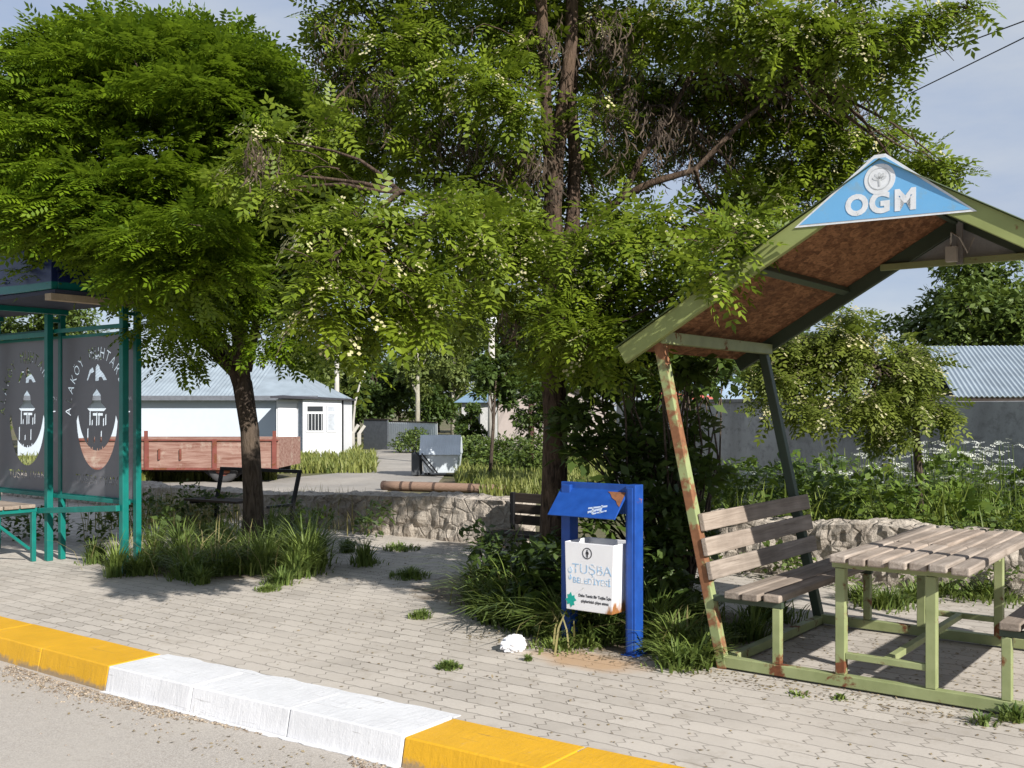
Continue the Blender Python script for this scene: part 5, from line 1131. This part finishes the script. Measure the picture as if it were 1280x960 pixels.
v = place(np.array(sum([leaflet(0.012*math.cos(i), 0.012*math.sin(i), i*1.05, 0.022, 0.010, 0.0) for i in range(6)], [])), P, A, np.tile([0, 0, 1.0], (len(P), 1)) + RNG.normal(scale=.25, size=(len(P), 3)), 0.7+0.6*RNG.random(len(P)))
um = raw_mesh('umbel_flowers', v, np.arange(len(v)).reshape(-1, 4), leafmat('white_umbels', (0.60, 0.62, 0.55), (0.76, 0.77, 0.72), 0.2, 0.7, (0.5, 0.5, 0.4)))
tag(um, 'white lacy umbel flowers above the weeds before the shed wall', 'flowers', kind='stuff')
mb = MB()
for a, b in mbs: mb.tube([a, a.lerp(b, 0.5) + Vector((0.02, 0, 0)), b], [0.006, 0.005, 0.003], 4)
o = mb.build('flower_stems', M['leaf_far'], um)
# field grass either side of the lane
parts = []
def field(x0, x1, y0, y1, n, h, w=0.02):
    x = x0 + (x1-x0)*RNG.random(n); y = y0 + (y1-y0)*RNG.random(n); d = F*(EYE-GZ)/(y-HY)
    P = np.stack([(x-CX)/F*d, d, np.full(n, GZ)], 1); parts.append(blades('', P, h*(0.5+0.7*RNG.random(n)), None, lean=0.5, width=w))
field(150, 345, 588, 601, 5200, .34); field(340, 470, 570, 592, 3800, .34, .022); field(340, 452, 560, 572, 2000, .36, .03); field(0, 190, 575, 604, 3600, .32)
field(570, 720, 566, 612, 4200, .40, .018); field(600, 760, 600, 622, 1800, .38, .014); field(455, 560, 556, 561, 900, .4, .04); field(640, 900, 560, 600, 2600, .45, .02)
tag(merge('field_grass', parts, M['grass_field']), 'yellow-green rough grass beside the far lane', 'grass', kind='stuff')
# grass along the right wall's foot, under the table
parts = [clump(*a) for a in ((1105, 758, .22, 420, .20), (1140, 752, .16, 220, .16), (1080, 750, .2, 240, .18), (1240, 748, .35, 500, .16), (1180, 742, .3, 300, .14), (1275, 745, .3, 260, .2), (1040, 715, .3, 300, .22), (1230, 905, .06, 60, .08), (1270, 900, .1, 160, .12), (1050, 873, .05, 40, .05), (1000, 870, .07, 30, .04))]
tag(merge('short_grass', parts, M['grass']), 'short grass at the foot of the right stone wall and under the table', 'grass', kind='stuff')
for i, (px, py, r_, n, h, lab) in enumerate(((525, 772, .10, 220, .10, 'yellowish grass tuft in the pavers left of the arching grass'), (562, 835, .085, 260, .05, 'small flat green tuft alone in the sunny pavers'), (512, 722, .20, 420, .10, 'dark grass tuft in the shaded pavers, nearer of two'), (502, 687, .22, 420, .10, 'dark grass tuft in the shaded pavers close to the stone wall'), (445, 640, .2, 200, .2, ''), (335, 738, .12, 300, .06, 'thin low tuft at the sunny edge of the tall grass'), (660, 826, .022, 110, .05, 'tiny weed tuft next to the crumpled paper'))):
    if not lab: continue
    tag(merge('grass_tuft', [clump(px, py, r_, n, h, 0.8, 0.005, lim=0.9)], M['grass']), lab, 'grass tuft', 'grass tufts in the pavers')
# ---- grit, litter
tt = RNG.uniform(-7.5, 1.5, 11000); off = np.abs(RNG.normal(scale=0.10, size=11000))
keep = np.array([mnoise.noise(Vector((t*1.4, o*4, 7.0))) > -0.12 for t, o in zip(tt, off)]); tt, off = tt[keep], off[keep]
nf = np.array([n_front(t) for t in tt]) - 0.035 - off
P = np.stack([U.x*tt + V.x*nf, U.y*tt + V.y*nf, np.full(len(tt), -0.135)], 1)
k = NT('grit', 0.95, 0.1); k.set(k.mix(k.isl(), (0.13, 0.10, 0.075), (0.42, 0.35, 0.27)))
tag(pebbles('gravel', P, 0.0075, k.m, 0.5), 'brown grit gathered along the kerb foot', 'gravel', kind='stuff')
P = strip_points(-8, 1, -0.5, 3.4, 1400, -0.135)
tag(pebbles('road_grit', P, 0.006, plain('road_grit', (0.30, 0.26, 0.22), 0.95, 0.5, 60)), 'loose grit scattered over the road', 'gravel', kind='stuff')
P = np.concatenate([strip_points(-8, 1, 3.05, 3.42, 500, -0.128), strip_points(-8, 1, 4.0, 9.0, 1800, 0.004), strip_points(-2.8, 0, 5.7, 7.3, 900, 0.004), strip_points(-4.5, -0.5, 5.35, 5.65, 900, 0.004)])
A = RNG.normal(size=(len(P), 3)); A[:, 2] *= 0.15
v = place(np.array(leaflet(0, 0, 0, 0.028, 0.007, 0.006)), P, A, np.tile([0, 0, 1.0], (len(P), 1)) + RNG.normal(scale=.3, size=(len(P), 3)), 0.4+0.8*RNG.random(len(P)))
v[:, 2] = np.where(v[:, 2] < -0.06, np.maximum(v[:, 2], -0.132), np.maximum(v[:, 2], 0.003))
tag(raw_mesh('leaf_litter', v, np.arange(len(v)).reshape(-1, 4), leafmat('fallen_leaves', (0.12, 0.085, 0.05), (0.34, 0.27, 0.18), 0.1, 0.8)), 'dry fallen leaflets scattered on the pavers', 'leaf litter', kind='stuff')

# ================================================================== LIGHT, SKY, CAMERA
S = Vector((0.973, -1.367, 1.0)).normalized()
sun = bpy.data.lights.new('sun', 'SUN'); sun.energy = 5.0; sun.angle = math.radians(0.53); sun.color = (1.0, 0.955, 0.89)
so = bpy.data.objects.new('sun', sun); COL.objects.link(so); so.rotation_euler = (-S).to_track_quat('-Z', 'Y').to_euler(); so.location = (5, -6, 12)
w = bpy.data.worlds.new('World'); scene.world = w; w.use_nodes = True; nt = w.node_tree
sky = nt.nodes.new('ShaderNodeTexSky'); sky.sky_type = 'NISHITA'; sky.sun_disc = False
sky.sun_elevation = math.asin(S.z); sky.sun_rotation = math.atan2(S.x, S.y); sky.air_density = 1.0; sky.dust_density = 2.5; sky.ozone_density = 1.5; sky.altitude = 1700
bg = nt.nodes['Background']; bg.inputs['Strength'].default_value = 0.10
tc = nt.nodes.new('ShaderNodeTexCoord'); mp_ = nt.nodes.new('ShaderNodeMapping'); mp_.inputs['Scale'].default_value = (1, 1, 3.2); nt.links.new(tc.outputs['Generated'], mp_.inputs[0])
nz = nt.nodes.new('ShaderNodeTexNoise'); nz.inputs['Scale'].default_value = 1.6; nz.inputs['Detail'].default_value = 7; nt.links.new(mp_.outputs[0], nz.inputs['Vector'])
rp = nt.nodes.new('ShaderNodeMapRange'); rp.inputs[1].default_value = 0.3; rp.inputs[2].default_value = 0.7; rp.inputs[3].default_value = 0.62; rp.inputs[4].default_value = 0.95; nt.links.new(nz.outputs['Fac'], rp.inputs[0])
mxs = nt.nodes.new('ShaderNodeMix'); mxs.data_type = 'RGBA'; nt.links.new(rp.outputs[0], mxs.inputs[0]); nt.links.new(sky.outputs[0], mxs.inputs[6]); 
n2 = nt.nodes.new('ShaderNodeTexNoise'); n2.inputs['Scale'].default_value = 3.1; n2.inputs['Detail'].default_value = 8; n2.inputs['Roughness'].default_value = 0.6; nt.links.new(mp_.outputs[0], n2.inputs['Vector'])
cr = nt.nodes.new('ShaderNodeValToRGB'); cr.color_ramp.elements[0].position = 0.32; cr.color_ramp.elements[0].color = (0.56, 0.68, 0.92, 1); cr.color_ramp.elements[1].position = 0.72; cr.color_ramp.elements[1].color = (0.86, 0.92, 1.0, 1)
nt.links.new(n2.outputs['Fac'], cr.inputs[0]); vm = nt.nodes.new('ShaderNodeVectorMath'); vm.operation = 'SCALE'; vm.inputs['Scale'].default_value = 4.75; nt.links.new(cr.outputs[0], vm.inputs[0]); nt.links.new(vm.outputs[0], mxs.inputs[7])   # thin high cloud
nt.links.new(mxs.outputs[2], bg.inputs['Color'])
cam = bpy.data.cameras.new('camera'); cam.sensor_width = 36.0; cam.lens = 36.0*F/1280; cam.shift_y = (HY-480)/1280; cam.clip_end = 3000; cam.clip_start = 0.05
co_ = bpy.data.objects.new('camera', cam); COL.objects.link(co_); co_.location = (0, 0, EYE); co_.rotation_euler = (PI/2, 0, 0); scene.camera = co_
vs_ = scene.view_settings; vs_.view_transform = 'Standard'; vs_.look = 'None'; vs_.exposure = 0.60; vs_.gamma = 1.0; vs_.use_curve_mapping = False
cy = scene.cycles; cy.use_denoising = True; cy.max_bounces = 6; cy.diffuse_bounces = 3; cy.glossy_bounces = 2; cy.transmission_bounces = 4; cy.transparent_max_bounces = 8
cy.caustics_reflective = False; cy.caustics_refractive = False
